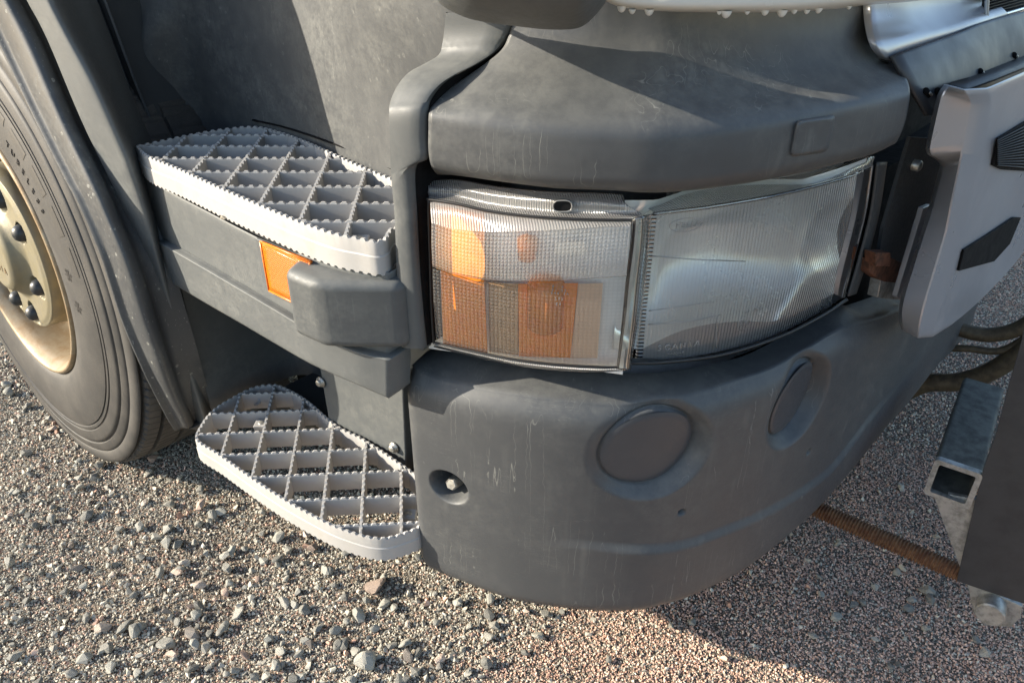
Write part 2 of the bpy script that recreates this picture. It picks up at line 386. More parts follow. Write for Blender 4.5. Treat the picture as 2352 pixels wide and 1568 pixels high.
for i in range(8):
    me = rock_mesh('grain_shape', 10+i, 12, (1, .75, .55)); me.materials.append(M_grain); o = bpy.data.objects.new('grain_shape', me); gcol.objects.link(o)
def proj(P):
    D = P-C; wz = D@FW; return 1176+FOC*(D@R)/wz, 784-FOC*(D@UP)/wz, wz
def gen_points(n, area, smin, smax, power):
    x = rng.uniform(area[0], area[1], n); y = rng.uniform(area[2], area[3], n)
    u, v, wz = proj(np.stack([x, y, np.zeros(n)], 1)); k = (wz > .02) & (u > -1500) & (u < 3600) & (v < 4200) & (v > -300); x, y = x[k], y[k]
    s = smin*(smax/smin)**(rng.random(len(x))**power); return x, y, s
AR = (-3.4, 3.2, -.95, 4.2)
x1, y1, s1 = gen_points(840000, (-2.5, 1.9, -1.45, 1.35), .0042, .0115, 1.5)
x2, y2, s2 = gen_points(60000, (-2.5, 1.9, -1.45, 1.35), .009, .026, 3.0)
xx = [gen_points(120000, (-4.2, 3.2, -3.0, -1.45), .006, .016, 1.6), gen_points(420000, (-.2, 3.6, 1.35, 4.4), .0055, .013, 1.6), gen_points(150000, (1.9, 3.2, -1.45, 1.35), .0055, .012, 1.6), gen_points(190000, (-4.2, -2.5, -1.6, 2.0), .006, .015, 1.6)]
x3, y3, s3 = [np.concatenate([q[i] for q in xx]) for i in range(3)]
def fine(x, y): return sst(x+.35*y+.12*np.sin(7*x)+.08*np.sin(11*y+1), .12, .5)      # 1 where the small pink chippings lie
f1 = fine(x1, y1); patch = np.sin(x1*6+1.3*np.sin(y1*5))*np.sin(y1*7+1.1*np.sin(x1*4))
keep = rng.random(len(x1)) < np.where(f1 > .5, 1., .45+.55*sst(patch, -.5, .4)); x1, y1, s1, f1 = x1[keep], y1[keep], s1[keep], f1[keep]
s1 = np.where(f1 > .5, np.clip(s1*1.1, .0055, .0085), s1)
f2 = fine(x2, y2); k2 = rng.random(len(x2)) < np.where(f2 > .5, .12, 1.); x2, y2, s2, f2 = x2[k2], y2[k2], s2[k2], f2[k2]
gx_ = np.concatenate([x1, x2, x3]); gy_ = np.concatenate([y1, y2, y3]); gs_ = np.concatenate([s1, s2, s3]); gf = np.concatenate([f1, f2, fine(x3, y3)])
n = len(gx_); gz_ = ground_h(gx_, gy_)-.004+gs_*rng.uniform(-.25, .25, n)
gme = bpy.data.meshes.new('gravel'); gme.from_pydata(np.stack([gx_, gy_, gz_], 1).tolist(), [], [])
def attr(me, name, typ, arr):
    a = me.attributes.new(name, typ, 'POINT'); a.data.foreach_set('vector' if typ == 'FLOAT_VECTOR' else 'value', np.asarray(arr).ravel())
attr(gme, 'rot', 'FLOAT_VECTOR', rng.uniform(0, 6.28, (n, 3)).astype(np.float32)); attr(gme, 'size', 'FLOAT', gs_.astype(np.float32))
attr(gme, 'tint', 'FLOAT', np.clip(rng.beta(2, 2, n), 0, 1).astype(np.float32))
attr(gme, 'pink', 'FLOAT', (np.where(rng.random(n) < (.24+.50*gf)*np.where(gs_ > .009, .25, 1), .8, .1)).astype(np.float32)); attr(gme, 'shape', 'INT', rng.integers(0, 8, n).astype(np.int32))
gravel = bpy.data.objects.new('gravel', gme); COL.objects.link(gravel); gravel['kind'] = 'stuff'; gravel['label'] = 'loose grey and pink gravel covering the yard'; gravel['category'] = 'gravel'
gg = bpy.data.node_groups.new('scatter', 'GeometryNodeTree')
gg.interface.new_socket('Geometry', in_out='INPUT', socket_type='NodeSocketGeometry'); gg.interface.new_socket('Geometry', in_out='OUTPUT', socket_type='NodeSocketGeometry')
gi = gg.nodes.new('NodeGroupInput'); go = gg.nodes.new('NodeGroupOutput'); ip = gg.nodes.new('GeometryNodeInstanceOnPoints')
ci = gg.nodes.new('GeometryNodeCollectionInfo'); ci.inputs[0].default_value = gcol; ci.inputs['Separate Children'].default_value = True; ci.inputs['Reset Children'].default_value = True
def na(name, typ):
    q = gg.nodes.new('GeometryNodeInputNamedAttribute'); q.data_type = typ; q.inputs[0].default_value = name; return q.outputs[0]
gg.links.new(gi.outputs[0], ip.inputs['Points']); gg.links.new(ci.outputs[0], ip.inputs['Instance']); ip.inputs['Pick Instance'].default_value = True
gg.links.new(na('shape', 'INT'), ip.inputs['Instance Index']); gg.links.new(na('rot', 'FLOAT_VECTOR'), ip.inputs['Rotation']); gg.links.new(na('size', 'FLOAT'), ip.inputs['Scale'])
gg.links.new(ip.outputs[0], go.inputs[0])
md = gravel.modifiers.new('scatter', 'NODES'); md.node_group = gg
# larger stones one can pick out, at their places in the yard: (pixel u, v, length in pixels)
STN = [(867,1345,78),(844,1372,30),(548,1400,36),(380,1473,46),(365,1310,30),(420,1285,26),(295,1428,38),(195,1410,24),(235,1433,34),(843,1520,70),(820,1495,40),(700,1285,28),
 (520,1298,34),(505,1170,34),(360,1230,34),(320,1205,26),(455,1200,30),(200,1180,30),(275,1208,30),(145,1352,30),(190,1335,24),(382,1395,28),(437,1385,24),(405,1420,28),(602,1215,24),(640,1228,36),(635,1290,26),
 (660,1256,32),(715,1250,34),(515,1350,30),(655,1325,26),(575,1365,26),(730,1440,30),(770,1445,36),(685,1500,28),(560,1500,30),(790,1365,26),(905,1390,26),(700,1395,30),(1080,1440,26),(1125,1465,34),(1075,1545,30),
 (1255,1412,30),(1290,1405,22),(1541,1443,22),(1398,1519,24),(1125,1530,26),(1205,1500,20),(2124,1358,36),(2148,1367,20),(1884,1369,22),(2010,1350,20),(1980,1387,24),(1923,1250,22),(1854,1290,18),(1880,1330,20),(2042,1532,24),
 (2135,1378,26),(2092,1378,22),(2127,1444,24),(2240,1470,26),(2260,1500,26),(2010,1470,20),(2063,1524,18),(1958,1392,26),(2085,1400,28),(2080,1465,14),(1865,1465,26),(1950,1360,18),(90,1310,20),(60,1370,26),(120,1480,26),
 (30,1500,30),(160,1540,30),(340,1540,26),(440,1530,34),(520,1545,26),(610,1550,30),(620,1460,30),(480,1445,26),(245,1370,18),(690,1550,26),(900,1480,26),(860,1440,30),(960,1500,30),(930,1560,26),(1000,1430,24),(1010,1530,22),
 (60,930,26),(20,900,30),(95,1000,18),(28,1130,20),(60,1040,24),(255,1130,20),(160,1245,22),(100,1190,18),(50,1250,20),(330,1150,18),(395,1140,18),(560,1250,22),(590,1320,20),(470,1260,18)]
smesh = []
for i in range(10):
    me = rock_mesh('stone', 50+i, 11+i, (1.15, .8, .62), 1 if i % 3 == 0 else 0); me.materials.append(M_stone); smesh.append(me)
def add_stone(x, y, L, k):
    o = bpy.data.objects.new('stone', smesh[k % 10]); COL.objects.link(o); o.parent = ground; o.scale = (L, L*random.uniform(.85, 1.1), L*random.uniform(.8, 1.1))
    o.rotation_euler = (random.uniform(-.5, .5), random.uniform(-.5, .5), random.uniform(0, 6.28)); o.location = (x, y, float(ground_h(x, y))+L*.18)
for k, (u, v, px) in enumerate(STN):
    p = on(2, .006, u, v); d = np.linalg.norm(p-C); add_stone(p[0], p[1], px/FOC*d*.92, k)
cnt = len(STN); tries = 0
while cnt < 290 and tries < 9000:
    tries += 1; u = random.uniform(-60, 1250 if random.random() < .7 else 2352); v = random.uniform(880, 1640)
    if v < 1100 and 420 < u < 1880: continue
    p = on(2, .004, u, v)
    if p[0]+.3*p[1] > .25 and random.random() < .6: continue
    add_stone(p[0], p[1], random.uniform(.016, .038)*(.75 if p[1] > .6 else 1), cnt); cnt += 1

# ------------------------------------------------------------------ truck
truck = empty('truck', (0, 0, 0), 'grey-and-silver truck with white grid steps, headlight and gold-hubbed wheel standing on gravel', 'truck')

# bumper: surface over (arc length, height) with pockets
bt = np.array([sz(u, v, 0) for u, v in [(905, 852), (981, 885), (1093, 908), (1205, 925), (1316, 940), (1430, 948), (1535, 938), (1628, 918), (1721, 885), (1796, 860), (1870, 818), (1926, 782), (1963, 762), (2060, 735), (2160, 690), (2300, 600)]])
bb = np.array([sz(u, v, 0) for u, v in [(959, 1301), (1056, 1342), (1167, 1383), (1279, 1401), (1390, 1405), (1502, 1394), (1575, 1375), (1647, 1342), (1721, 1301), (1796, 1241), (1859, 1186), (1907, 1134), (1963, 1070), (2041, 985), (2101, 924), (2130, 868), (2242, 749)]])
bk = np.array([sz(u, v, -.07) for u, v in [(925, 806), (1000, 806), (1052, 812), (1156, 838), (1260, 853), (1390, 860), (1535, 857), (1721, 818), (1850, 745), (1926, 695), (1945, 705), (2100, 650), (2300, 560)]])
cz = np.array([sz(u, v, 0) for u, v in [(1130, 1223), (1316, 1240), (1465, 1252), (1575, 1241), (1684, 1200), (1796, 1148), (1907, 1070), (1990, 960)]])
s_end = 1.95
ss = np.concatenate([np.linspace(.0, 1.2, 420), np.linspace(1.2, s_end, 60)[1:]])
zt = np.interp(ss, bt[:, 0], bt[:, 1]); zb = np.interp(ss, bb[:, 0], bb[:, 1]); zk = np.interp(ss, bk[:, 0], bk[:, 1]); zc = np.interp(ss, cz[:, 0], cz[:, 1])
def smooth1(a, k=12):
    b = a.copy()
    for _ in range(k*6): b[1:-1] = .25*b[:-2]+.5*b[1:-1]+.25*b[2:]
    return b
zt, zb, zk, zc = [smooth1(a) for a in (zt, zb, zk, zc)]
def disc_spec(c, l, r, t, b):
    c0 = np.array(sz(*c)); l, r, t, b = [np.array(sz(*q)) for q in (l, r, t, b)]; return c0, abs(r[0]-l[0])/2, abs(t[1]-b[1])/2
D1 = disc_spec((1498, 1043), (1381, 1062), (1617, 1012), (1515, 957), (1478, 1130))
D2 = disc_spec((1838, 925), (1788, 985), (1886, 880), (1868, 842), (1806, 1010))
D2 = (D2[0], .5*(D1[1]+D2[1]), D1[2]*.98)
TH = disc_spec((1030, 1119), (985, 1112), (1076, 1124), (1022, 1080), (1040, 1160))
HO = [sz(1566, 1176), sz(1858, 1037)]
nz = 240
rows_, offs_, S_ = [], [], []
tt = np.linspace(0, 1, nz)
SS, TT = np.meshgrid(ss, tt); ZT = zt[None, :]; ZB = zb[None, :]; ZZ = ZT+(ZB-ZT)*TT
OFF = np.zeros_like(ZZ)
OFF -= .020*np.exp(-((ZT-ZZ)/.018)**1.3)             # rolled shoulder
OFF -= .010*np.exp(-((ZZ-ZB)/.012)**1.5)             # rolled lower edge
OFF -= .012*np.exp(-(SS/.010)**1.5)                  # rolled outer end
OFF += .008*sst(zc[None, :]-ZZ, -.006, .016)*sst(SS, .22, .42)*(1-sst(SS, 1.0, 1.3))
for D, dep in ((D1, .024), (D2, .026)):
    ds = (SS-D[0][0])/D[1]; dz = (ZZ-D[0][1])/D[2]; r = np.sqrt(ds**2+dz**2); tilt = .003+dep*np.clip((ds*.8-dz*.45+1)/2, 0, 1)
    OFF -= tilt*(1-sst(r, 1.0, 1.30)); OFF -= .006*np.exp(-((r-1.0)/.035)**2)
ds = (SS-TH[0][0])/TH[1]; dz = (ZZ-TH[0][1])/TH[2]; r = np.sqrt(ds**2+dz**2)
OFF -= .05*(1-sst(r, .62, .98))
for h in HO:
    r = np.sqrt((SS-h[0])**2+(ZZ-h[1])**2); OFF -= .012*(1-sst(r, .004, .0075))
NX = np.interp(ss, SL, NM[:, 0]); NY = np.interp(ss, SL, NM[:, 1]); BX = np.interp(ss, SL, PD[:, 0]); BY = np.interp(ss, SL, PD[:, 1])
G = np.stack([BX[None]+NX[None]*OFF, BY[None]+NY[None]*OFF, ZZ], 2)
top = []
for f in np.linspace(0, 1, 9)[:-1]:     # ledge from the lamp out to the shoulder
    o_ = -.075+.055*f-0*f; z_ = zk+(zt-zk)*(f**1.5); top.append(np.stack([BX+NX*o_, BY+NY*o_, z_], 1))
bot = [np.stack([BX+NX*(-.012-q), BY+NY*(-.012-q), zb-.004+0*q], 1) for q in (.008, .05)]
G = np.concatenate([np.array(top), G, np.array(bot)])
lead = []
for q, o_ in ((.05, 0), (.02, 0), (.006, -.001)):     # outer end turned inwards
    c = G[:, 0].copy(); c[:, 1] += q; c[:, 0] += .002; lead.append(c)
G = np.concatenate([np.stack(lead, 1), G], 1)
bumper = grid('bumper', G, M_bump, truck)
def disc_cover(D, dep):
    V = []; nr, na_ = 14, 72
    for i in range(nr):
        r = .965*i/(nr-1)
        for k in range(na_):
            th = 2*math.pi*k/na_; a, b = r*math.cos(th), r*math.sin(th)
            o_ = -(.003+dep*np.clip((a*.8-b*.45+1)/2, 0, 1))+.0022-.002*sst(r, .88, .965)
            V.append(P3(D[0][0]+a*D[1], D[0][1]+b*D[2], o_))
    return V, gridF(nr, na_, closed=True)
for D, dep, lb in ((D1, .024, None), (D2, .026, None)):
    V, F = disc_cover(D, dep); obj('lamp_cover', V, F, M_cover, bumper)
p0 = PL(1044, 1106, -.026); nn = NRM(TH[0][0]); nb = nn+np.array([-.1, 0, .25]); nb /= np.linalg.norm(nb); ex = np.cross(nb, ZUP); ex /= np.linalg.norm(ex)
V, F = lathe([(-.02, .012), (.008, .012), (.012, .0105), (.0125, .0001)], p0, nb, ex, 6)
obj('tow_bolt', V, F, M_bolt, bumper, smooth=False, bevel=.0008)

# corner fairing above the lamps
FR = [([(1006, 402), (1074, 404), (1167, 417), (1279, 430), (1391, 434), (1535, 438), (1758, 410), (1975, 358), (2050, 330)], -.045),
      ([(1000, 396), (1074, 406), (1167, 419), (1279, 432), (1391, 436), (1535, 441), (1758, 413), (1982, 361), (2056, 330)], -.006),
      ([(990, 380), (1072, 392), (1165, 405), (1280, 418), (1392, 422), (1536, 424), (1760, 398), (1985, 346), (2066, 314)], .010),
      ([(984, 345), (1070, 360), (1165, 374), (1280, 385), (1392, 390), (1538, 392), (1765, 366), (1990, 316), (2078, 284)], .013),
      ([(984, 296), (1078, 312), (1180, 328), (1284, 338), (1396, 343), (1540, 345), (1763, 320), (1992, 275), (2086, 248)], .013),
      ([(985, 262), (1085, 276), (1190, 291), (1290, 300), (1400, 305), (1540, 306), (1760, 283), (1980, 240), (2090, 216)], .010),
      ([(992, 243), (1095, 245), (1195, 256), (1296, 265), (1405, 269), (1546, 269), (1760, 252), (1976, 214), (2086, 190)], -.003),
      ([(1015, 214), (1112, 208), (1208, 214), (1303, 219), (1412, 223), (1555, 224), (1758, 214), (1968, 184), (2071, 163)], -.030),
      ([(1074, 174), (1150, 168), (1232, 168), (1318, 170), (1420, 173), (1558, 172), (1752, 166), (1945, 146), (2045, 140)], -.058),
      ([(1145, 122), (1195, 118), (1260, 115), (1335, 114), (1430, 112), (1560, 111), (1750, 108), (1930, 98), (2018, 105)], -.080),
      ([(1168, 84), (1215, 80), (1275, 76), (1345, 73), (1435, 70), (1563, 66), (1750, 62), (1915, 55), (2005, 58)], -.090),
      ([(1180, 40), (1225, 36), (1285, 30), (1350, 25), (1440, 20), (1570, 10), (1750, 5), (1900, 0), (2001, 5)], -.095),
      ([(1190, -20), (1225, -24), (1285, -30), (1350, -30), (1440, -35), (1570, -40), (1750, -45), (1900, -45), (2001, -40)], -.096)]
G = loft(FR, 140, 7)
le = [G[:, 0]+np.array([.006, .012, 0])*0+np.array([.004, .018+0, 0]), G[:, 0]+np.array([.0015, .004, 0])]
G2 = np.concatenate([np.stack(le, 1), G, np.stack([G[:, -1]+np.array([-.006, .001, 0]), G[:, -1]+np.array([-.06, -.002, 0])], 1)], 1)
fair = grid('corner_fairing', G2[::-1], M_fair, truck)
def pxquad(c, n, off, th=0):
    """rounded quad patch: corners tl,tr,br,bl in pixels, superellipse corners"""
    rows = []
    for j in np.linspace(0, 1, n):
        rows.append([PL(*( (1-j)*((1-i)*np.array(c[0])+i*np.array(c[1]))+j*((1-i)*np.array(c[3])+i*np.array(c[2])) ), off) for i in np.linspace(0, 1, n)])
    return np.array(rows)
qc = [(1828, 276), (1921, 263), (1902, 349), (1811, 363)]
G = []
for j in np.linspace(-1, 1, 25):
    row = []
    for i in np.linspace(-1, 1, 25):
        k = (max(abs(i), abs(j)))/max((abs(i)**8+abs(j)**8)**(1/8), 1e-6); a, b = (i*k+1)/2, (j*k+1)/2
        px = (1-b)*((1-a)*np.array(qc[0])+a*np.array(qc[1]))+b*((1-a)*np.array(qc[3])+a*np.array(qc[2]))
        e = max(abs(i), abs(j)); row.append(PL(px[0], px[1], .0130+.0045*(1-sst(e, .86, 1.0))-.003*sst(e, .96, 1.)))
    G.append(row)
grid('cover_plate', np.array(G), M_fair, fair)
for (u, v, o_) in ((1985, 133, -.060), (1030, 142, -.055)):
    pass
# side strip beside the lamps
SR = [([(1000, 400), (937, 800)], 0)]
Lp = [(1018, 30), (1014, 70), (1010, 100), (1001, 128), (967, 149), (933, 168), (907, 197), (891, 232), (888, 262), (890, 330), (892, 390), (896, 440), (901, 500), (907, 640), (912, 720), (918, 796)]
Rp = [(1180, 20), (1168, 55), (1154, 86), (1130, 119), (1086, 149), (1036, 174), (1001, 198), (976, 230), (968, 257), (967, 320), (968, 368), (940, 392), (944, 500), (952, 640), (959, 720), (966, 802)]
Of = [-.088, -.088, -.085, -.078, -.056, -.032, -.010, .006, .016, .018, .018, .018, .018, .018, .018, .018]
rows = []
for l, r_, o_ in zip(Lp, Rp, Of):
    a, b = PL(*l, o_), PL(*r_, o_); d = (b-a); d[2] = 0; d /= np.linalg.norm(d)+1e-9; n_ = np.array([d[1], -d[0], 0])
    inn = np.array([0, .14 if o_ > -.03 else .03, 0])
    rows.append([a+inn, a+np.array([-.001, .02, 0]), a+np.array([0, .006, 0]), a+d*.004, a*.66+b*.34+n_*.002, a*.33+b*.67+n_*.002, b-d*.004, b+np.array([.001, .004, 0]), b+np.array([.001, .012, 0])])
G = cr(np.array(rows), 6)
strip = grid('corner_strip', G[::-1], M_plain, truck, autosmooth=50)
q = G[:, -1]; grid('seam_gap_shade', np.stack([q+np.array([.0003, .001, 0]), q+np.array([.004, .07, 0]), q+np.array([.07, .10, 0])], 1)[::-1], M_black, truck)  # black sheet in the narrow seam, its shade put into the colour
# the inner ledge of the strip next to the indicator
a = [PL(u, v, o_) for u, v, o_ in ((938, 384, -.008), (966, 392, -.012), (972, 806, -.012), (964, 806, -.008))]
V, F = slab(a, (0, -1, 0), .02); obj('strip_ledge', V, F, M_plain, truck, bevel=.002)
# dark core behind every gap
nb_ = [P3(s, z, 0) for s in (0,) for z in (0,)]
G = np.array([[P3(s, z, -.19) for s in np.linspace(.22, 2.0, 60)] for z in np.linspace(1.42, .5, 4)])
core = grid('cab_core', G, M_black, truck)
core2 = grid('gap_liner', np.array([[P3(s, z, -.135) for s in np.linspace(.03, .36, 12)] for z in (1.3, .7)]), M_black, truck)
# white cab edge with hanging drops
WR = [([(1385, -8), (1428, 10), (1500, 20), (1575, 22), (1758, 22), (1907, 14), (2004, 2), (2093, -6), (2200, -20)], -.05),
      ([(1385, 0), (1428, 18), (1500, 25), (1575, 28), (1758, 29), (1907, 22), (2004, 11), (2093, 4), (2200, -10)], -.018),
      ([(1383, -6), (1426, 9), (1500, 15), (1575, 17), (1758, 17), (1907, 9), (2004, -2), (2093, -10), (2200, -24)], .003),
      ([(1382, -30), (1425, -18), (1500, -14), (1575, -14), (1758, -14), (1907, -22), (2004, -32), (2093, -40), (2200, -55)], .006)]
G = loft(WR, 120, 6)
topz = G[-1].copy(); rows = [G]; 
for z in (1.45, 2.9):
    q = topz.copy(); q[:, 2] = z; rows.append(q[None])
cab = grid('cab_panel', np.concatenate(rows)[::-1], M_white, truck)
for (u, v, r_) in [(1428, 20, 7), (1452, 27, 5), (1491, 28, 7), (1652, 30, 4), (1668, 32, 8), (1716, 30, 4), (1757, 29, 6), (1796, 30, 8), (1824, 27, 5), (1853, 27, 5), (1880, 24, 6), (1950, 18, 4)]:
    c = PL(u, v-1, -.008); rr = r_/FOC*1.1
    V, F = lathe([(-rr*1.1, .0001), (-rr*1.0, rr*.4), (-rr*.6, rr*.85), (0, rr*1.15), (rr*.6, rr*1.3)], c, ZUP, np.array([1., 0, 0]), 16); obj('water_drop', V, F, M_white, cab)
# cab body over the side and roof (above the frame: it shades the front of the yard)
pl = [P3(s, 0, -.03)[:2] for s in np.linspace(.10, 2.4, 24)]
poly = [(-2.4, .02), (-.12, .02)]+[tuple(q) for q in pl]+[(-2.4, 2.3)]
V, F = prism(poly, 1.72, 2.9); obj('cab_body', V, F, M_white, truck, smooth=False)
# rounded dark deflector end at the very top, bulged outward to widen its shadow
rows = []
for t in np.linspace(0, 1, 15):
    th = t*math.pi*.5
    rows.append(th)
dp = [(1000, -6), (1010, 8), (1033, 24), (1074, 42), (1120, 52), (1167, 58), (1215, 64), (1260, 68), (1316, 67), (1345, 56), (1372, 30), (1391, 5), (1394, -10)]
rr_ = []
for up_, o_ in ((-8, -.07), (-2, -.02), (0, .004), (-9, .036), (-28, .075), (-70, .110), (-160, .120)):
    sh = 0 if up_ > -20 else 0
    cxx = 1200; rr_.append(([((u-cxx)*(1-.04*(up_ < -20))+cxx, v+up_) for u, v in dp], o_))
G = loft(rr_, 70, 6); grid('deflector_end', G[::-1], M_plain, truck)

# silver nose panel, grille opening, rubber flap
G = loft([([(2000, -40), (2080, -44), (2180, -50), (2268, -58)], -.085), ([(2002, 20), (2080, 12), (2180, 4), (2268, -6)], -.080), ([(2006, 60), (2090, 52), (2190, 34), (2290, 8)], -.066),
          ([(2018, 108), (2110, 84), (2210, 58), (2310, 26)], -.046), ([(2040, 138), (2118, 108), (2216, 75), (2320, 40)], -.046), ([(2050, 150), (2124, 120), (2222, 88), (2326, 54)], -.075)], 40, 6)
lead = [G[:, 0]+np.array([-.012, .002, 0]), G[:, 0]+np.array([-.002, -.002, 0])]
nose = grid('nose_panel', np.concatenate([np.stack(lead, 1), G], 1)[::-1], M_silver, truck)
gr = [PL(u, v, -.058) for u, v in ((2272, -40), (2267, 40), (2400, 6), (2400, -80))]
V, F = slab(gr, NRM(1.3), .01); gm_ = obj('grille_mesh', V, F, M_dark, truck, smooth=False)
for k in range(12):
    f = k/12; a = np.array(gr[0])*(1-f)+np.array(gr[1])*f; b = np.array(gr[3])*(1-f)+np.array(gr[2])*f; V, F = tube([a+NRM(1.3)*.003, b+NRM(1.3)*.003], .0016, 6, 2); obj('slat', V, F, M_black, gm_)
V, F = tube([PL(2271, -60, -.05), PL(2266, 34, -.05), PL(2272, 44, -.05), PL(2300, 36, -.05), PL(2400, 6, -.05)], .004, 8, 5); obj('grille_rim', V, F, M_chrome, truck)
nN = NRM(1.3)
G = loft([([(2052, 126), (2113, 106), (2206, 73), (2262, 50), (2352, 26), (2440, 6)], -.036), ([(2076, 166), (2140, 150), (2220, 118), (2290, 94), (2370, 66), (2450, 40)], -.016),
          ([(2105, 216), (2160, 200), (2235, 168), (2310, 138), (2380, 110), (2460, 84)], .0), ([(2134, 266), (2180, 250), (2250, 216), (2320, 186), (2390, 160), (2470, 130)], .010)], 40, 6)
flap = grid('rubber_flap', G[::-1], M_rub, truck, solid=.007)
for (u, v, o_) in ((2128, 213, .001), (2154, 212, .003), (2251, 166, .001), (2329, 128, .0)):
    c = PL(u, v, o_); d = PL(u+9, v+13, o_)-PL(u-9, v-13, o_); d /= np.linalg.norm(d)
    V, F = tube([c-d*.010+nN*.001, c+d*.010+nN*.001], .0045, 10, 2); obj('slot', V, F, M_black, flap)
    V, F = tube([c-d*.004+nN*.004, c+d*.008+nN*.005], .0022, 8, 2); obj('rivet', V, F, M_bolt, flap)
# silver grille frame
b0 = [(2177, 198), (2163, 221), (2149, 278), (2137, 335), (2136, 345), (2141, 357), (2160, 368), (2168, 382), (2163, 400), (2146, 463), (2124, 535), (2100, 610), (2076, 690), (2072, 735), (2078, 760)]
b1 = [(2214, 208), (2228, 236), (2226, 270), (2217, 320), (2214, 335), (2211, 348), (2208, 360), (2204, 377), (2200, 397), (2186, 463), (2172, 535), (2150, 610), (2126, 690), (2114, 738), (2108, 774)]
b2 = [(2268, 205), (2274, 240), (2268, 285), (2261, 320), (2257, 338), (2253, 355), (2249, 372), (2245, 390), (2240, 410), (2226, 463), (2210, 540), (2188, 612), (2162, 695), (2150, 735), (2142, 771)]
b3 = [(2420, 140), (2425, 180), (2420, 240), (2415, 300), (2412, 320), (2410, 340), (2408, 360), (2405, 380), (2402, 400), (2395, 450), (2380, 520), (2350, 580), (2300, 640), (2240, 700), (2190, 742)]
def colpx(b, o_, du=0): return np.array([PL(u+du, v, o_) for u, v in b])
c0, c1, c2, c3 = colpx(b0, .035), colpx(b1, .070), colpx(b2, .080), colpx(b3, .080)
bk_ = c0+(c0-C)/np.linalg.norm(c0-C, axis=1)[:, None]*.05+np.array([-.006, 0, 0])
cols = [bk_, c0+(bk_-c0)*.1, c0, c0*.93+c1*.07, c0*.06+c1*.94, c1*.96+c2*.04, c1*.05+c2*.95, c2*.97+c3*.03, c2*.5+c3*.5, c3]
G = np.stack(cols, 1); G = np.concatenate([G[:1]*0+np.stack([q[0]+(q[0]-C)/np.linalg.norm(q[0]-C)*.045+np.array([0, 0, .002]) for q in cols])[None], G]); bot = G[-1]+(G[-1]-C)*.03; G = np.concatenate([G, bot[None]])
frame = grid('grille_frame', cr(G, 4)[::-1], M_silver, truck, autosmooth=35)
tb = [PL(2182, 192, .03), PL(2222, 203, .045), PL(2290, 178, .045), PL(2420, 126, .045)]; tb2 = [PL(2190, 187, .0), PL(2230, 176, .0), PL(2290, 152, .0), PL(2420, 100, .0)]
grid('frame_top_seal', np.array([tb, tb2]), M_dark, truck, solid=.004)
for pts in ([(2295, 318), (2352, 283), (2430, 240), (2430, 400), (2352, 393), (2303, 390), (2282, 380)], [(2215, 574), (2270, 540), (2330, 500), (2345, 500), (2320, 560), (2284, 600), (2203, 622)]):
    P = [PL(u, v, .084) for u, v in pts]; V, F = slab(P, NRM(sz(*pts[0])[0]), .004); go_ = obj('grille_opening', V, F, M_black, frame, smooth=False)
    if pts[0][1] < 400:
        for k in range(14):
            f = (k+.5)/14; a = PL(2292, 320+f*62, .088); b = PL(2430, 246+f*150, .088); V, F = tube([a, b], .0013, 5, 2); obj('slat', V, F, M_dark, frame)
# black mounting plate, fixings and rusty bracket in the gap
P = [PL(u, v, -.03) for u, v in ((2092, 315), (2160, 320), (2160, 600), (2075, 690), (2010, 640), (2029, 525), (2081, 351))]
V, F = slab(P, NRM(1.0), .006); mp_ = obj('mounting_plate', V, F, M_dark, truck, smooth=False)
c = PL(2109, 381, -.022); V, F = lathe([(-.01, .0095), (.002, .0095), (.005, .007), (.006, .0001)], c, NRM(1.1), ZUP, 24); obj('bolt', V, F, M_bolt, mp_)
for pts, m_, nm in (([(1999, 595), (2045, 590), (2074, 604), (2075, 652), (2030, 648), (1996, 625)], M_rust2, 'rusty_bracket'), ([(2024, 644), (2074, 650), (2074, 690), (2016, 684)], M_galv, 'steel_lug'), ([(2012, 580), (2046, 580), (2046, 612), (2012, 612)], M_rust2, 'rusty_nut')):
    P = [PL(u, v, -.018 if nm != 'rusty_nut' else -.008) for u, v in pts]; V, F = slab(P, NRM(1.0), .02); obj(nm, V, F, m_, truck, smooth=False, bevel=.002)
P = [PL(u, v, .0) for u, v in ((2122, 478), (2140, 470), (2066, 690), (2060, 682))]
V, F = slab(P, NRM(1.1), .01); obj('frame_flange', V, F, M_silver, truck, smooth=False, bevel=.002)

# ---- indicator lamp
TL = [(985, 458), (1050, 468), (1120, 484), (1200, 495), (1290, 502), (1380, 505), (1453, 505)]
BL = [(1001, 787), (1060, 801), (1156, 821), (1220, 831), (1290, 838), (1360, 842), (1418, 841)]
G = loft([([(980, 413), (1050, 412), (1120, 424), (1200, 434), (1290, 440), (1380, 442), (1430, 446)], -.030),
          ([(982, 430), (1050, 432), (1120, 445), (1200, 456), (1290, 462), (1380, 466), (1440, 470)], -.016),
          ([(982, 446), (1050, 452), (1120, 467), (1200, 478), (1290, 486), (1380, 489), (1470, 488)], -.012),
          ([(984, 457), (1050, 466), (1120, 482), (1200, 493), (1290, 500), (1380, 503), (1480, 500)], .002)], 90, 6)
lamp = grid('indicator_lamp', G[::-1], M_flange, truck, solid=.003)
hp = [PL(1292+22*math.copysign(abs(math.cos(t))**.6, math.cos(t)), 473+13*math.copysign(abs(math.sin(t))**.8, math.sin(t)), -.0105) for t in np.linspace(0, 2*math.pi, 29)[:-1]][::-1]
V, F = slab(hp, NRM(.3), .004); obj('screw_hole', V, F, M_black, lamp, smooth=False)
V, F = tube([p+NRM(.3)*.001 for p in hp]+[hp[0]+NRM(.3)*.001], .0012, 6, 2); obj('hole_rim', V, F, M_flange, lamp)
col_s = [(984, 457), (986, 520), (990, 620), (994, 710), (1001, 790)]
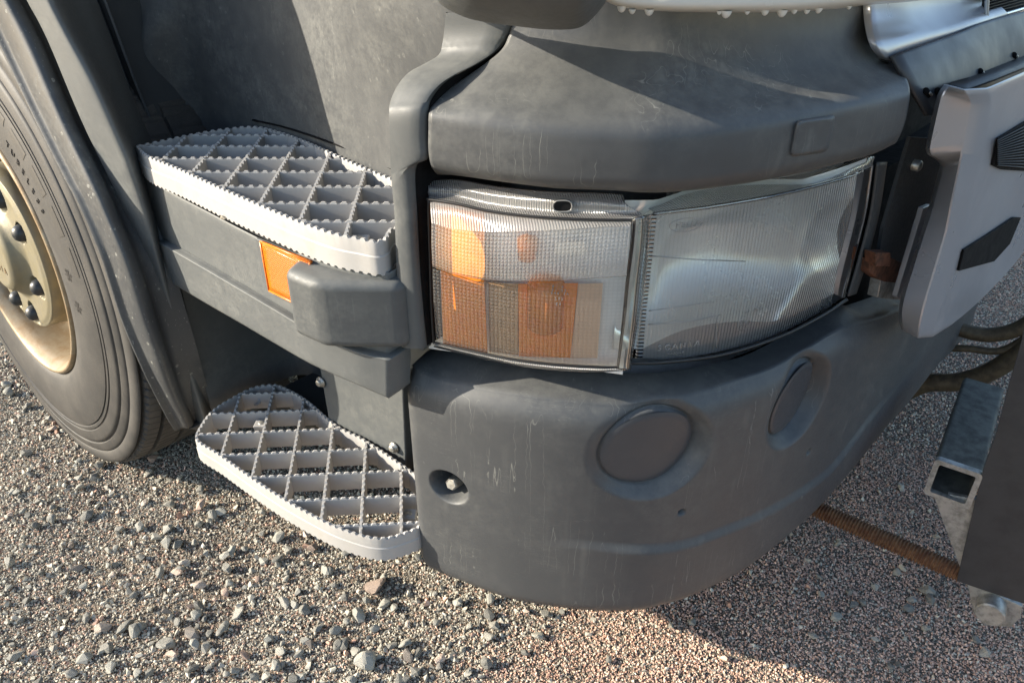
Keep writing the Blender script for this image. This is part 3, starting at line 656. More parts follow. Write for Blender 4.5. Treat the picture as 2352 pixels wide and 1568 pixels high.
G = loft([([(1453, 503), (1450, 560), (1440, 640), (1430, 740), (1418, 842)], .001), ([(1462, 498), (1458, 560), (1449, 640), (1439, 740), (1427, 846)], .004), ([(1476, 494), (1473, 560), (1464, 640), (1454, 740), (1440, 848)], .003), ([(1484, 494), (1481, 560), (1471, 640), (1460, 740), (1444, 849)], -.012)], 50, 5)
grid('side_rim', G[::-1], M_glass_plain, lamp, solid=.003)
G = loft([(BL, .001), ([(998, 792), (1056, 806), (1156, 829), (1220, 840), (1290, 847), (1364, 851), (1425, 850)], .004), ([(996, 797), (1054, 811), (1156, 834), (1220, 845), (1290, 852), (1364, 855), (1440, 851)], -.01)], 60, 5)
grid('bottom_rim', G[::-1], M_flange, lamp, solid=.003)
V, F = tube([PL(u, v, .002) for u, v in [TL[0]]+TL+[(1457, 508), (1453, 560), (1443, 640), (1433, 740), (1420, 836), (1414, 843)]+BL[::-1][1:]+[(996, 780), (991, 700), (988, 600), (985, 500), (985, 460)]], .0019, 8, 5)
obj('seal', V, F, M_seal, lamp)
G = loft([([(988, 461), (1050, 471), (1120, 487), (1200, 498), (1290, 505), (1380, 508), (1450, 508)], .0),
          ([(989, 482), (1048, 492), (1118, 506), (1200, 513), (1290, 516), (1380, 515), (1449, 514)], .010),
          ([(991, 512), (1044, 526), (1114, 532), (1200, 531), (1290, 527), (1380, 521), (1447, 520)], .019)], 110, 8)
grid('lens_shoulder', G[::-1], M_lens_frost, lamp)
G = loft([([(991, 512), (1044, 526), (1114, 532), (1200, 531), (1290, 527), (1380, 521), (1447, 520)], .019),
          ([(991, 560), (1045, 578), (1116, 586), (1202, 586), (1288, 582), (1378, 576), (1443, 574)], .022),
          ([(993, 606), (1048, 626), (1118, 638), (1204, 641), (1288, 639), (1376, 633), (1440, 629)], .019),
          ([(993, 611), (1050, 632), (1120, 643), (1204, 646), (1288, 644), (1376, 638), (1440, 634)], .010),
          ([(993, 613), (1050, 633), (1120, 644), (1204, 647), (1288, 645), (1376, 639), (1439, 635)], .003)], 110, 8)
grid('upper_lens', G[::-1], M_lens_top, lamp)
G = loft([([(993, 615), (1050, 635), (1120, 646), (1204, 649), (1288, 647), (1376, 641), (1439, 637)], .003),
          ([(996, 700), (1056, 716), (1130, 730), (1208, 737), (1288, 739), (1366, 738), (1430, 736)], .005),
          ([(1002, 784), (1060, 798), (1156, 818), (1220, 828), (1290, 835), (1360, 839), (1416, 838)], .003)], 110, 12)
grid('lower_lens', G[::-1], M_lens_low, lamp)
def pq(c, off, n=6, m=None):
    return np.array([[PL(*((1-j)*((1-i)*np.array(c[0])+i*np.array(c[1]))+j*((1-i)*np.array(c[3])+i*np.array(c[2]))), off) for i in np.linspace(0, 1, n)] for j in np.linspace(0, 1, n)])
grid('reflector_bowl', pq([(975, 440), (1470, 490), (1430, 860), (985, 800)], -.034, 12)[::-1], M_white_in, lamp)
grid('amber_filter', pq([(1000, 470), (1112, 490), (1114, 640), (1002, 618)], -.010, 8)[::-1], M_yellow, lamp)
grid('amber_filter', pq([(1012, 620), (1112, 642), (1120, 812), (1018, 792)], -.010, 8)[::-1], M_orange, lamp)
grid('lamp_divider', pq([(1122, 648), (1190, 652), (1190, 815), (1124, 808)], -.022, 6)[::-1], M_brown, lamp)
sA, zA = sz(1255, 690, -.03); sB, zB = sz(1215, 560, -.03)
V, F = lathe([(-.030, .0001), (-.030, .022), (-.026, .0265), (.040, .0265), (.05, .02), (.054, .0001)], P3(sA, zA-.012, -.026), np.array([0, 0, 1.]), np.array([1., 0, 0]), 24); obj('bulb_cover', V, F, M_orange, lamp)
grid('amber_bowl_and_reflection', pq([(1190, 652), (1328, 650), (1310, 822), (1192, 818)], -.022, 6)[::-1], M_orange, lamp)
grid('amber_bowl_and_reflection', pq([(1329, 652), (1385, 650), (1372, 822), (1311, 822)], -.024, 6)[::-1], M_peach, lamp)  # peach piece: the orange reflection fading to white, put into colour
V, F = lathe([(-.018, .0001), (-.018, .012), (.012, .014), (.02, .0001)], P3(sB, zB, -.02), np.array([0, 0, 1.]), np.array([1., 0, 0]), 20); obj('bulb_cover', V, F, M_orange, lamp)
grid('mirror_strip', pq([(1275, 555), (1345, 555), (1345, 582), (1275, 584)], -.014, 4)[::-1], M_chrome, lamp)

# ---- headlight
G = loft([([(1470, 472), (1560, 445), (1724, 420), (1888, 391), (1979, 362), (2010, 360)], [-.085, -.085, -.08, -.06, -.04, -.03]),
          ([(1484, 478), (1590, 459), (1740, 436), (1870, 411), (1958, 385), (2006, 372)], [-.052, -.052, -.05, -.042, -.03, -.026]),
          ([(1505, 490), (1626, 475), (1757, 453), (1855, 431), (1945, 407), (2005, 382)], -.022)], 110, 8)
G = G+0
head = grid('headlight', G[::-1], M_lens_head_top, truck)
G = loft([([(1509, 491), (1626, 477), (1757, 455), (1855, 433), (1940, 410), (1968, 402)], -.020),
          ([(1497, 600), (1626, 590), (1752, 566), (1848, 538), (1924, 514), (1952, 504)], -.014),
          ([(1484, 720), (1615, 712), (1735, 686), (1825, 652), (1896, 620), (1926, 606)], -.014),
          ([(1476, 822), (1545, 824), (1658, 806), (1789, 765), (1880, 719), (1910, 702)], -.020)], 130, 12)
grid('front_glass', G[::-1], M_lens_head, head)
G = loft([([(1509, 491), (1497, 600), (1484, 720), (1476, 822)], -.020), ([(1492, 492), (1484, 600), (1470, 720), (1460, 822)], -.024), ([(1478, 494), (1472, 600), (1458, 720), (1448, 822)], -.045)], 60, 6)
lm2 = lens_mat('headlight_side_prisms', 170, 0, .9, (.85, .87, .86), .22, 2.2, 1, .08)
grid('side_prism', G, lm2, head)
G = loft([([(1968, 402), (1952, 504), (1926, 606), (1910, 702)], -.020), ([(1990, 390), (1972, 500), (1946, 606), (1926, 690)], -.022), ([(2007, 380), (1990, 490), (1962, 600), (1940, 683)], -.028), ([(2012, 374), (1996, 490), (1968, 600), (1944, 680)], -.05)], 50, 6)
grid('end_glass', G[::-1], M_glass_plain, head)
V, F = tube([PL(u, v, -.019) for u, v in ((1500, 492), (1560, 484), (1626, 476), (1757, 454), (1855, 432), (1945, 407), (1975, 395))], .0026, 10, 6); obj('glass_edge', V, F, M_glass_plain, head)
for pts in ([(1500, 588), (1600, 596), (1712, 600)], [(1490, 714), (1560, 704), (1640, 692)], [(1488, 745), (1580, 738), (1656, 722)], [(1646, 730), (1646, 800)]):
    V, F = tube([PL(u, v, -.0135) for u, v in pts], .0008, 6, 6); obj('glass_ridge', V, F, M_ridge, head)
# housing
G = loft([([(2012, 372), (1996, 490), (1968, 600), (1944, 680)], -.03), ([(2032, 372), (2014, 490), (1986, 600), (1962, 674)], -.05), ([(2034, 372), (2016, 490), (1988, 600), (1964, 674)], -.14)], 30, 4)
grid('housing_side', G[::-1], M_dark, head, solid=.003)
grid('housing_back', np.array([[PL(u, v, -.15) for u, v in r_] for r_ in ([(1440, 330), (1600, 320), (1780, 285), (1950, 250)], [(1430, 640), (1600, 600), (1780, 560), (1925, 500)], [(1430, 900), (1580, 860), (1740, 800), (1880, 720)])])[::-1], M_white_in, head)
G = loft([([(1450, 830), (1527, 828), (1658, 811), (1789, 770), (1888, 721), (1944, 684)], -.012), ([(1450, 834), (1527, 833), (1660, 816), (1791, 775), (1890, 726), (1948, 688)], -.012), ([(1450, 838), (1527, 836), (1660, 819), (1791, 778), (1890, 729), (1950, 690)], -.12)], 60, 4)
grid('housing_floor', G[::-1], M_dark, head, solid=.002)
# reflector dish
c0_, r1, r2 = sz(1660, 620, -.03), .125, .105
rows = []
for i in range(26):
    row = []
    for j in range(50):
        a = -1.15+3.15*j/49; b = 1.08-2.16*i/25; rr = min(min(abs(a), 1.25)**2+b*b, 1.9)
        row.append(P3(c0_[0]+a*r1*1.15, c0_[1]+b*r2, -.135+.055*rr))
    rows.append(row)
grid('reflector_dish', np.array(rows)[::-1], M_chrome, head)
# ---- skirt under the upper step
PS = [(-.80, .06), (-.679, .035), (-.49, -.002), (-.36, -.021), (-.237, -.036), (-.133, -.047), (-.06, -.047), (.0, -.034), (.06, -.012)]
PSd = cr(np.array(PS), 10)
def SK(u, v, off=0):
    d = ray(u, v); T = np.gradient(PSd, axis=0); T /= np.linalg.norm(T, axis=1)[:, None]; Q = PSd+np.stack([T[:, 1], -T[:, 0]], 1)*off-C[:2]
    g = Q[:, 0]*d[1]-Q[:, 1]*d[0]
    for i in np.nonzero(g[:-1]*g[1:] <= 0)[0]:
        f = g[i]/(g[i]-g[i+1]+1e-15); q = Q[i]*(1-f)+Q[i+1]*f; t = (q@d[:2])/(d[:2]@d[:2]); return C+d*t
    raise ValueError((u, v))
XS = [None, None, 400, 480, 560, 640, 720, 810, 893]
def skrow(first, second, ys, off): return [SK(*first, off), SK(*second, off)]+[SK(x, y, off) for x, y in zip(XS[2:], ys)]
tp = [445, 487, 529, 568, 592, 612, 628]; bt_ = [653, 700, 746, 793, 838, 878, 914]; lg = [562, 608, 655, 702, 749, 790, 812]
rows = [skrow((318, 404), (345, 416), [y+2 for y in tp], -.022), skrow((317, 403), (345, 414), tp, -.006), skrow((318, 409), (346, 421), [y+7 for y in tp], .0),
        skrow((332, 470), (358, 482), [.5*(a+b) for a, b in zip(tp, lg)], .0), skrow((345, 532), (370, 543), [y-6 for y in lg], .0), skrow((347, 538), (372, 549), lg, [0][0]),
        skrow((351, 550), (376, 562), [y+14 for y in lg], .013), skrow((354, 560), (380, 572), [y+22 for y in lg], .014),
        skrow((368, 600), (394, 616), [.5*(a+b)+9 for a, b in zip(lg, bt_)], .013), skrow((384, 636), (402, 648), [y-6 for y in bt_], .012), skrow((388, 645), (406, 655), bt_, .007), skrow((390, 646), (408, 656), bt_, -.02)]
G = loft3(rows, 100, 5)
lead = [G[:, 0]+np.array([.012, .05, 0]), G[:, 0]+np.array([.001, .006, 0])]
G = np.concatenate([np.stack(lead, 1), G], 1); en = G[:, -1:]+np.array([0, .05, 0]); G = np.concatenate([G, en], 1)
# shallow pocket for the side reflector
skirt = grid('step_skirt', G[::-1], M_skirt, truck)
P = [SK(u, v, .0035) for u, v in ((586, 547), (712, 598), (712, 716), (612, 674), (604, 660))]
V, F = slab(P, (0, -1, 0), .006); obj('reflector_bezel', V, F, M_skirt, skirt, smooth=False, bevel=.0015)
c = [(598, 555), (712, 601), (700, 708), (618, 667)]
G = np.array([[SK(*((1-j)*((1-i)*np.array(c[0])+i*np.array(c[1]))+j*((1-i)*np.array(c[3])+i*np.array(c[2]))), .0085) for i in np.linspace(0, 1, 10)] for j in np.linspace(0, 1, 10)])
grid('side_reflector', G[::-1], M_amber, skirt, solid=.005)
V, F = tube([G[0, 0]+np.array([0, -.001, 0]), G[0, -1]+np.array([0, -.001, 0]), G[-1, -1]+np.array([0, -.001, 0]), G[-1, 0]+np.array([0, -.001, 0]), G[0, 0]+np.array([0, -.001, 0])], .0016, 6, 1)
pts = [G[0, 0], G[0, -1], G[-1, -1], G[-1, 0]]
for i in range(4):
    V, F = tube([pts[i], pts[(i+1) % 4]], .0018, 8, 2); obj('reflector_edge', V, F, simple('amber_edge', (.80, .20, .01), .3, bump=0) if i == 0 else bpy.data.materials['amber_edge'], skirt)
rm = rock_mesh('mud_clod', 77, 20, (1, .7, .7), 1); rm.materials.append(M_clod); o = bpy.data.objects.new('mud_clod', rm); COL.objects.link(o); q = SK(512, 500, .004); o.location = q; o.scale = (.017, .012, .011); o.parent = truck
# rounded end cap of the skirt
poly = [(-.146, .02), (-.144, -.060), (-.132, -.092), (-.062, -.094), (-.022, -.070), (.040, -.028), (.044, .02)]
V, F = prism(poly, .796, .908); cap = obj('end_cap', V, F, M_plain, truck, bevel=.015)
cap.modifiers['b'].segments = 5; cap.modifiers['b'].angle_limit = rad(25)
V, F = prism([(-.20, .13), (-.20, -.02), (-.03, -.03), (.0, -.01), (.0, .13)], .70, .795)

# ---- wheel arch trim, walls of the step well
def yp(pts, y): return [on(1, y+float(np.interp(v, [-400, 0, 300, 600, 800, 960], [0, 0, .004, .022, .028, .06])), u, v) for u, v in pts]
def ym(pts, y): return [on(1, y+float(np.interp(v, [-400, 0, 135, 415, 583, 728, 831, 896, 958, 990], [-.012, -.014, -.020, -.044, -.055, -.060, -.054, -.036, -.004, .014])), u, v) for u, v in pts]
mr = [(-160, -420), (-75, -250), (10, -100), (61, 0), (108, 89), (186, 275), (260, 431), (286, 496), (335, 615), (372, 734), (402, 831), (428, 912), (452, 968), (456, 988)]
ml = [(-330, -420), (-200, -250), (-90, -100), (-30, 10), (30, 135), (97, 275), (168, 415), (193, 461), (245, 583), (292, 728), (335, 831), (366, 896), (398, 958), (412, 981)]
def mid(a, b, f): return [(p[0]*(1-f)+q[0]*f, p[1]*(1-f)+q[1]*f) for p, q in zip(a, b)]
rows = [[p+np.array([-.02, .2, 0]) for p in ym(ml, -.004)], ym(ml, -.004), ym(mid(ml, mr, .06), -.010), ym(mid(ml, mr, .25), -.013), ym(mid(ml, mr, .5), -.008), ym(mid(ml, mr, .8), .012), ym(mr, .034), [p+np.array([.01, .05, 0]) for p in ym(mr, .034)]]
Gm = loft3(rows, 110, 6); Gm = np.transpose(Gm, (1, 0, 2)); Gm = np.concatenate([Gm, (Gm[-1]+np.array([.004, .02, -.004]))[None], (Gm[-1]+np.array([.0, .12, .0]))[None]])
grid('mudguard', Gm[::-1], M_mud, truck)
fl = [(p[0]+3, p[1]) for p in mr[:-2]]+[(455, 965), (466, 990)]
fr = [(-100, -420), (0, -250), (78, -100), (123, 0), (160, 74), (223, 190), (280, 320), (300, 365), (345, 500), (382, 640), (410, 740), (438, 840), (466, 930), (478, 968)]
qq = [(-40, -420), (60, -250), (160, -110), (212, -20), (240, 50), (290, 185), (335, 295), (352, 340), (395, 500), (425, 630), (455, 735), (490, 820), (535, 915), (552, 965)]
rows = [[p+np.array([.0, .04, 0]) for p in yp(fl, -.020)], yp(fl, -.020), yp(mid(fl, fr, .10), -.028), yp(mid(fl, fr, .5), -.030), yp(mid(fl, fr, .85), -.024), yp(mid(fr, qq, .10), -.006), yp(mid(fr, qq, .42), .050), yp(mid(fr, qq, .8), .10), yp(qq, .130)]
Gm = loft3(rows, 110, 6); Gm = np.transpose(Gm, (1, 0, 2)); Gm = np.concatenate([Gm, (Gm[-1]+np.array([.0, .12, .0]))[None]])
grid('arch_trim', Gm[::-1], M_skirt, truck)
q2 = [(p[0]+26, p[1]) for p in qq]
q3 = [(p[0]+30, p[1]) for p in qq]
rows = [[np.array(p)*1 for p in yp(qq, .150)], yp(mid(qq, q2, .1), .158), yp(mid(qq, q2, .9), .158), yp(q2, .166), [p+np.array([0.004, .14, 0]) for p in yp(q2, .166)]]
Gm = loft3(rows, 80, 4); grid('well_edge', np.transpose(Gm, (1, 0, 2))[::-1], M_dark, truck, autosmooth=40)
# back wall of the upper step: bowed panel that swells out towards the strip at the top
WP = np.array([(-.95, .27), (-.75, .265), (-.6, .262), (-.43, .252), (-.264, .213), (-.16, .186), (-.05, .16), (.03, .14), (.09, .13), (.17, .15), (.32, .26)])
WPd = cr(WP, 8)
xs = np.linspace(-.92, .31, 140); zs = np.linspace(.90, 1.72, 70); G = []
for z in zs:
    y = np.interp(xs, WPd[:, 0], WPd[:, 1]); t = sst(z, 1.06, 1.30)
    y = y-.055*t*sst(xs, -.42, -.02)*(1-sst(xs, .02, .15))-.05*sst(xs, -.78, -.92)*1+.012*sst(z, 1.05, 1.4)
    y = y-.035*np.exp(-((xs+.80+.35*(1.25-z))/.035)**2)*(1-sst(z, 1.12, 1.25))
    G.append(np.stack([xs, y, np.full_like(xs, z)], 1))
grid('side_wall', np.array(G), M_wall, truck)
V, F = tube([(-.61, .257, .977), (-.5, .257, .977), (-.3, .225, .977), (-.12, .176, .977)], .002, 6, 6); obj('wall_seam', V, F, M_black, truck)
poly = [(-.9, .30), (-.70, .10), (-.64, .03), (-.35, -.01), (-.13, -.035), (.0, -.02), (.03, .02), (.03, .16), (-.26, .20), (-.6, .25)]
V, F = prism(poly, .895, .905); obj('well_floor', V, F, M_dark, truck, smooth=False)
# dark lower recess and its lit panel
wl_ = cr(np.array([(-.668, .05), (-.664, .13), (-.655, .22), (-.63, .285), (-.55, .30), (-.42, .28), (-.30, .22), (-.15, .20), (.02, .20)]), 8)
G = np.array([[(x, y, z) for x, y in wl_] for z in np.linspace(.33, .92, 12)]); grid('recess_wall', G, M_plain, truck)
P = [on(1, .145, u, v) for u, v in ((731, 830), (925, 880), (935, 1110), (746, 960))]; P[2][2] = .33; P[3][2] = .33; P[3][0] = P[0][0]+.005
V, F = slab(P, (0, -1, 0), .12); lp = obj('recess_panel', V, F, M_skirt, truck, bevel=.004)
for u, v in ((738, 876), (906, 1026)):
    c = on(1, .143, u, v); V, F = lathe([(0, .0001), (0, .012), (.003, .012), (.004, .008), (.009, .008), (.011, .006), (.0112, .0001)], c, (0, -1, 0), ZUP, 20); obj('bolt', V, F, M_bolt, lp)
# underside
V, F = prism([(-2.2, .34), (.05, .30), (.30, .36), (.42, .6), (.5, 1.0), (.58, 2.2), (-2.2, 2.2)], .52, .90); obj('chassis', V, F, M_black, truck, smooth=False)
V, F = prism([(-.72, .34), (-.02, .26), (.10, .13), (.26, .15), (.38, .30), (.44, .6), (.50, 1.0), (.54, 2.2), (-.72, 2.2)], .20, .515); obj('underbody_sun_block', V, F, M_black, truck, smooth=False)  # unseen block added below the chassis to stop stray sunlight
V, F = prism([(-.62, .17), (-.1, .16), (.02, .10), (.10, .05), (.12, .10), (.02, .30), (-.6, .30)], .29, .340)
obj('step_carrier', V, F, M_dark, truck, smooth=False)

# ---- white grid steps
def inpoly(p, poly):
    c = False; n = len(poly)
    for i in range(n):
        a, b = poly[i], poly[(i+1) % n]
        if (a[1] > p[1]) != (b[1] > p[1]) and p[0] < (b[0]-a[0])*(p[1]-a[1])/(b[1]-a[1])+a[0]: c = not c
    return c
def clip(poly, p, d):
    ts = []; n = len(poly)
    for i in range(n):
        a, b = np.array(poly[i]), np.array(poly[(i+1) % n]); e = b-a; det = d[0]*(-e[1])+e[0]*d[1]
        if abs(det) < 1e-12: continue
        r_ = a-p; t = (r_[0]*(-e[1])+e[0]*r_[1])/det; q = (d[0]*r_[1]-d[1]*r_[0])/det
        if 0 <= q < 1: ts.append(t)
    ts.sort(); return [(ts[i], ts[i+1]) for i in range(0, len(ts)-1, 2)]
def toothed(L, h, pitch=.0160, th=.0030, ph=0.):
    """profile (along, height): wall top with trapezoid teeth"""
    pts = [(0, h)]; n = max(1, int(L/pitch)); p = L/n
    for k in range(n):
        a = k*p; pts += [(a+p*.14, h), (a+p*.32, h+th), (a+p*.68, h+th), (a+p*.86, h)]
    pts.append((L, h)); return pts
def rib(a, b, z, h, t, m, parent, name='rib'):
    a, b = np.array(a), np.array(b); L = np.linalg.norm(b-a); d = (b-a)/L; n_ = np.array([-d[1], d[0]])
    pr_ = toothed(L, 0); V = []; F = []
    for s_ in (-1, 1):
        for x, y in pr_:
            k = .62 if y > 0 else 1.; q = a+d*x+n_*s_*t/2*k; V.append((q[0], q[1], z+y))
    m_ = len(pr_)
    for s_ in (-1, 1):
        for x, y in pr_: q = a+d*x+n_*s_*t/2*.8; V.append((q[0], q[1], z-h))
    for s_ in (-1, 1):
        for x, y in pr_: q = a+d*x+n_*s_*t/2; V.append((q[0], q[1], z-.0004))
    for i in range(m_-1):
        F.append((i, i+1, m_+i+1, m_+i)); F.append((4*m_+i, 4*m_+i+1, i+1, i)); F.append((2*m_+i, 2*m_+i+1, 4*m_+i+1, 4*m_+i)); F.append((m_+i, m_+i+1, 5*m_+i+1, 5*m_+i)); F.append((5*m_+i, 5*m_+i+1, 3*m_+i+1, 3*m_+i)); F.append((3*m_+i, 3*m_+i+1, 2*m_+i+1, 2*m_+i))
    return obj(name, V, F, m, parent, smooth=False)
def make_step(name, pxs, z, n0, d1, d2, cell, hgt, ribh, label, extra=()):
    """closed outline on the plane z; wall with teeth on top (and small teeth below), crossing ribs"""
    P = [tuple(on(2, z, u, v)[:2]) for u, v in pxs]+list(extra)
    P = np.array(P); Pc = cr(np.concatenate([P, P[:1]]), 10)[:-1]
    L = np.concatenate([[0], np.cumsum(np.linalg.norm(np.diff(np.concatenate([Pc, Pc[:1]]), axis=0), axis=1))]); tot = L[-1]
    cl = np.concatenate([Pc, Pc[:1]]); A = 0
    for i in range(len(P)): A += P[i][0]*P[(i+1) % len(P)][1]-P[(i+1) % len(P)][0]*P[i][1]
    sg = 1 if A > 0 else -1
    prof = toothed(tot, 0, .0145, .0032); ps = [p[0] for p in prof]
    q = np.stack([np.interp(ps, L, cl[:, i]) for i in (0, 1)], 1); T = np.stack([np.interp(np.array(ps)+.003, L, cl[:, i], period=tot) for i in (0, 1)], 1)-np.stack([np.interp(np.array(ps)-.003, L, cl[:, i], period=tot) for i in (0, 1)], 1)
    T /= np.linalg.norm(T, axis=1)[:, None]+1e-9; n_ = np.stack([T[:, 1], -T[:, 0]], 1)*sg      # outward
    V = []; m_ = len(prof)
    zz = [(0, None, .0), (0, -.0004, 0), (.0, -hgt*.42, 0), (.0013, -hgt*.46, 0), (.0013, -hgt, 0), (-.0055, -hgt, 0), (-.006, -.0004, 0), (-.006, None, 0)]
    low = np.array([.003 if (i % 4 in (2, 3)) else 0 for i in range(m_)])
    for off, h_, _ in zz:
        for i in range(m_):
            zh = z+prof[i][1] if h_ is None else z+h_-(low[i] if h_ == -hgt else 0)
            o_ = off-(.0012 if (h_ is None and prof[i][1] > 0 and off == 0) else 0)+(.0012 if (h_ is None and prof[i][1] > 0 and off < 0) else 0)
            V.append((q[i, 0]+n_[i, 0]*o_, q[i, 1]+n_[i, 1]*o_, zh))
    F = []
    for r_ in range(len(zz)):
        a, b = r_*m_, ((r_+1) % len(zz))*m_
        for i in range(m_-1): F.append((a+i, a+i+1, b+i+1, b+i))
    st = obj(name, V, F, M_step, truck, smooth=True, autosmooth=28, label=label)
    poly = [tuple(p) for p in (Pc-0)]; dd = [np.array(d1)/np.linalg.norm(d1), np.array(d2)/np.linalg.norm(d2)]
    for k_, (d, o_) in enumerate(((dd[0], dd[1]), (dd[1], dd[0]))):
        for k in range(-9, 10):
            p = np.array(n0)+o_*cell*k
            for a, b in clip(poly, p, d):
                if b-a < .02: continue
                rib(p+d*(a+.0048), p+d*(b-.0048), z-.0006*k_, ribh, .0058, M_step, st)
    return st
up = make_step('step', [(311, 337), (335, 360), (409, 391), (498, 432), (595, 474), (688, 513), (763, 539), (822, 551), (862, 558), (888, 551)], .965, (-.447, .106), (.062, .0425), (.047, -.059), .0745, .048, .040,
               None, [(-.002, .012), (.004, .05), (-.01, .12), (-.06, .158), (-.16, .178), (-.264, .200), (-.431, .241), (-.544, .257), (-.605, .250), (-.640, .20), (-.657, .149), (-.668, .09)])
up['label'] = 'upper white plastic grid step'
lo_ = make_step('step', [(448, 1009), (452, 991), (480, 950), (521, 920), (580, 890), (625, 883), (655, 890), (707, 920), (774, 976), (833, 1006), (907, 1054)], .388, (-.405, -.023), (.057, .0455), (.048, -.0535), .0733, .048, .040,
                None, [(-.05, .105), (.0, .07), (.006, .02), (.000, -.012), (-.034, -.058), (-.108, -.080), (-.188, -.086), (-.279, -.086), (-.38, -.080), (-.469, -.073), (-.527, -.072)])
lo_['label'] = 'lower white plastic grid step'
def pod(u, v, z, st):
    c = on(2, z, u, v); V, F = box((c[0], c[1], z-.018), .03, .026, .03, YAW); obj('screw_boss', V, F, M_step, st, smooth=False, bevel=.002)
    V, F = lathe([(0, .0075), (.0012, .007), (.0012, .0001)], (c[0], c[1], z-.003), ZUP, np.array([1., 0, 0]), 20); obj('screw', V, F, M_bolt, st)
pod(822, 542, .955, up); pod(600, 968, .378, lo_); pod(937, 1176, .378, lo_)
c = on(2, .935, 462, 331); V, F = lathe([(0, .022), (.006, .018), (.009, .0001)], c, ZUP, np.array([1., 0, 0]), 24); obj('screw', V, F, M_step, up)
c = on(2, .36, 598, 918); V, F = lathe([(0, .012), (.02, .012), (.02, .006), (.012, .006), (.012, .0001)], c, (.3, -.8, .4), np.array([1., 0, 0]), 20); obj('screw_boss', V, F, M_step, lo_)

# ---- wheel
wy, wc = -.105, .040
wn = np.array([math.sin(wy)*math.cos(wc), -math.cos(wy)*math.cos(wc), math.sin(wc)]); wx = np.array([math.cos(wy), math.sin(wy), 0]); wz_ = np.cross(wx, -wn); wz_ *= np.sign(wz_[2]); wz_ /= np.linalg.norm(wz_)
W0 = np.array([-1.318, -.004, .602])
def wl(prof, n=160, wob=None):
    V = []
    for i, (a, r_) in enumerate(prof):
        for k in range(n):
            th = 2*math.pi*k/n; rr, aa = (wob(i, a, r_, th) if wob else (r_, a)); V.append(W0-wn*aa+wx*math.cos(th)*rr+wz_*math.sin(th)*rr)
    return V, gridF(len(prof), n, closed=True, flip=True)
rim_p = [(.012, .333), (-.002, .334), (-.009, .330), (-.010, .325), (-.006, .320), (.004, .316), (.012, .310), (.03, .305), (.06, .303), (.10, .302), (.13, .296), (.15, .27), (.16, .22), (.16, .1), (.16, .01)]
V, F = wl(rim_p, 120); wheel = obj('wheel', V, F, M_rim, truck, origin=W0)
ty = [(.03, .314), (.006, .325), (-.002, .333), (-.008, .345), (-.012, .38), (-.013, .42), (-.010, .455), (-.006, .470), (-.003, .4705), (-.003, .4745), (-.006, .476), (-.005, .482), (-.002, .483), (-.002, .487), (-.005, .4885),
      (-.003, .512), (.0, .520), (.004, .5215), (.004, .525), (.001, .527), (.003, .545), (.007, .550), (.009, .5515), (.006, .555), (.008, .575), (.012, .585), (.014, .586), (.014, .574), (.022, .574), (.024, .590), (.030, .5955), (.052, .5985), (.056, .5985), (.058, .590), (.064, .590), (.066, .600), (.12, .601), (.122, .590), (.13, .590), (.132, .601), (.22, .601), (.222, .59), (.23, .59), (.232, .600), (.30, .598), (.32, .585), (.325, .56), (.325, .40), (.30, .34)]
def tw(i, a, r_, th):
    if .020 < a < .054 and r_ > .59:
        ph = (th*150/(2*math.pi)+(a-.02)*6) % 1.0
        if ph < .16: r_ = r_-.007
    elif .06 < a < .31 and r_ > .605:
        ph = (th*75/(2*math.pi)+a*9) % 1.0
        if ph < .12: r_ -= .006
    return r_, a
ty = [(a, r_*1.018) for a, r_ in ty]
V, F = wl(ty, 1200, tw); tyre = obj('tyre', V, F, M_tyre, wheel, autosmooth=50)
# sidewall raised patches and lettering
def wpt(r_, th, a): return W0-wn*a+wx*math.cos(th)*r_+wz_*math.sin(th)*r_
tya = np.array([p for p in ty[2:8]])
def side_a(r_): return float(np.interp(r_, tya[:, 1], tya[:, 0]))
def arc_band(r0, r1, t0, t1, h, name, m_):
    n_ = 40; G = []
    for i, rr in enumerate(np.linspace(r0, r1, 6)):
        G.append([wpt(rr, t, side_a(rr)-h) for t in np.linspace(t0, t1, n_)])
    return grid(name, np.array(G), m_, wheel)
for k in range(6):
    a0_ = rad(8+k*11)+.02; arc_band(.445, .468, a0_, a0_+rad(8.0), .0008, 'sidewall_patch', M_patch)
LT = {}
def letter_mesh(ch, size):
    cu = bpy.data.curves.new('t', 'FONT'); cu.body = ch; cu.size = size; cu.extrude = .0008; cu.align_x = 'CENTER'; cu.align_y = 'CENTER'
    o = bpy.data.objects.new('t', cu); COL.objects.link(o); dg = bpy.context.evaluated_depsgraph_get(); me = bpy.data.meshes.new_from_object(o.evaluated_get(dg)); bpy.data.objects.remove(o); bpy.data.curves.remove(cu); return me
def put_text(txt, size, frame, m_, parent, name='lettering'):
    """frame(i) -> (origin, right, up, normal) for the i-th letter; joined as one mesh"""
    V, F = [], []
    for i, ch in enumerate(txt):
        if ch == ' ': continue
        me = letter_mesh(ch, size); o_, rx, uy, nz_ = frame(i); b = len(V)
        for v in me.vertices: V.append(np.array(o_)+rx*v.co.x+uy*v.co.y+nz_*v.co.z)
        for p in me.polygons: F.append(tuple(b+k for k in p.vertices))
        bpy.data.meshes.remove(me)
    o = obj(name, V, F, m_, parent, smooth=False); o['kind'] = 'stuff'; return o
def wframe(t0, r_, step, a=None):
    def f(i):
        th = t0-i*step; c_ = wpt(r_, th, side_a(r_)-.0012); rd = wx*math.cos(th)+wz_*math.sin(th); tg = wx*math.sin(th)-wz_*math.cos(th); return c_, tg, rd, wn
    return f
M_let = simple('worn_raised_rubber', (.035, .032, .03), .6, bump=0)
put_text('REGIONAL TUBELESS', .021, wframe(rad(78), .415, rad(3.1)), M_let, wheel)
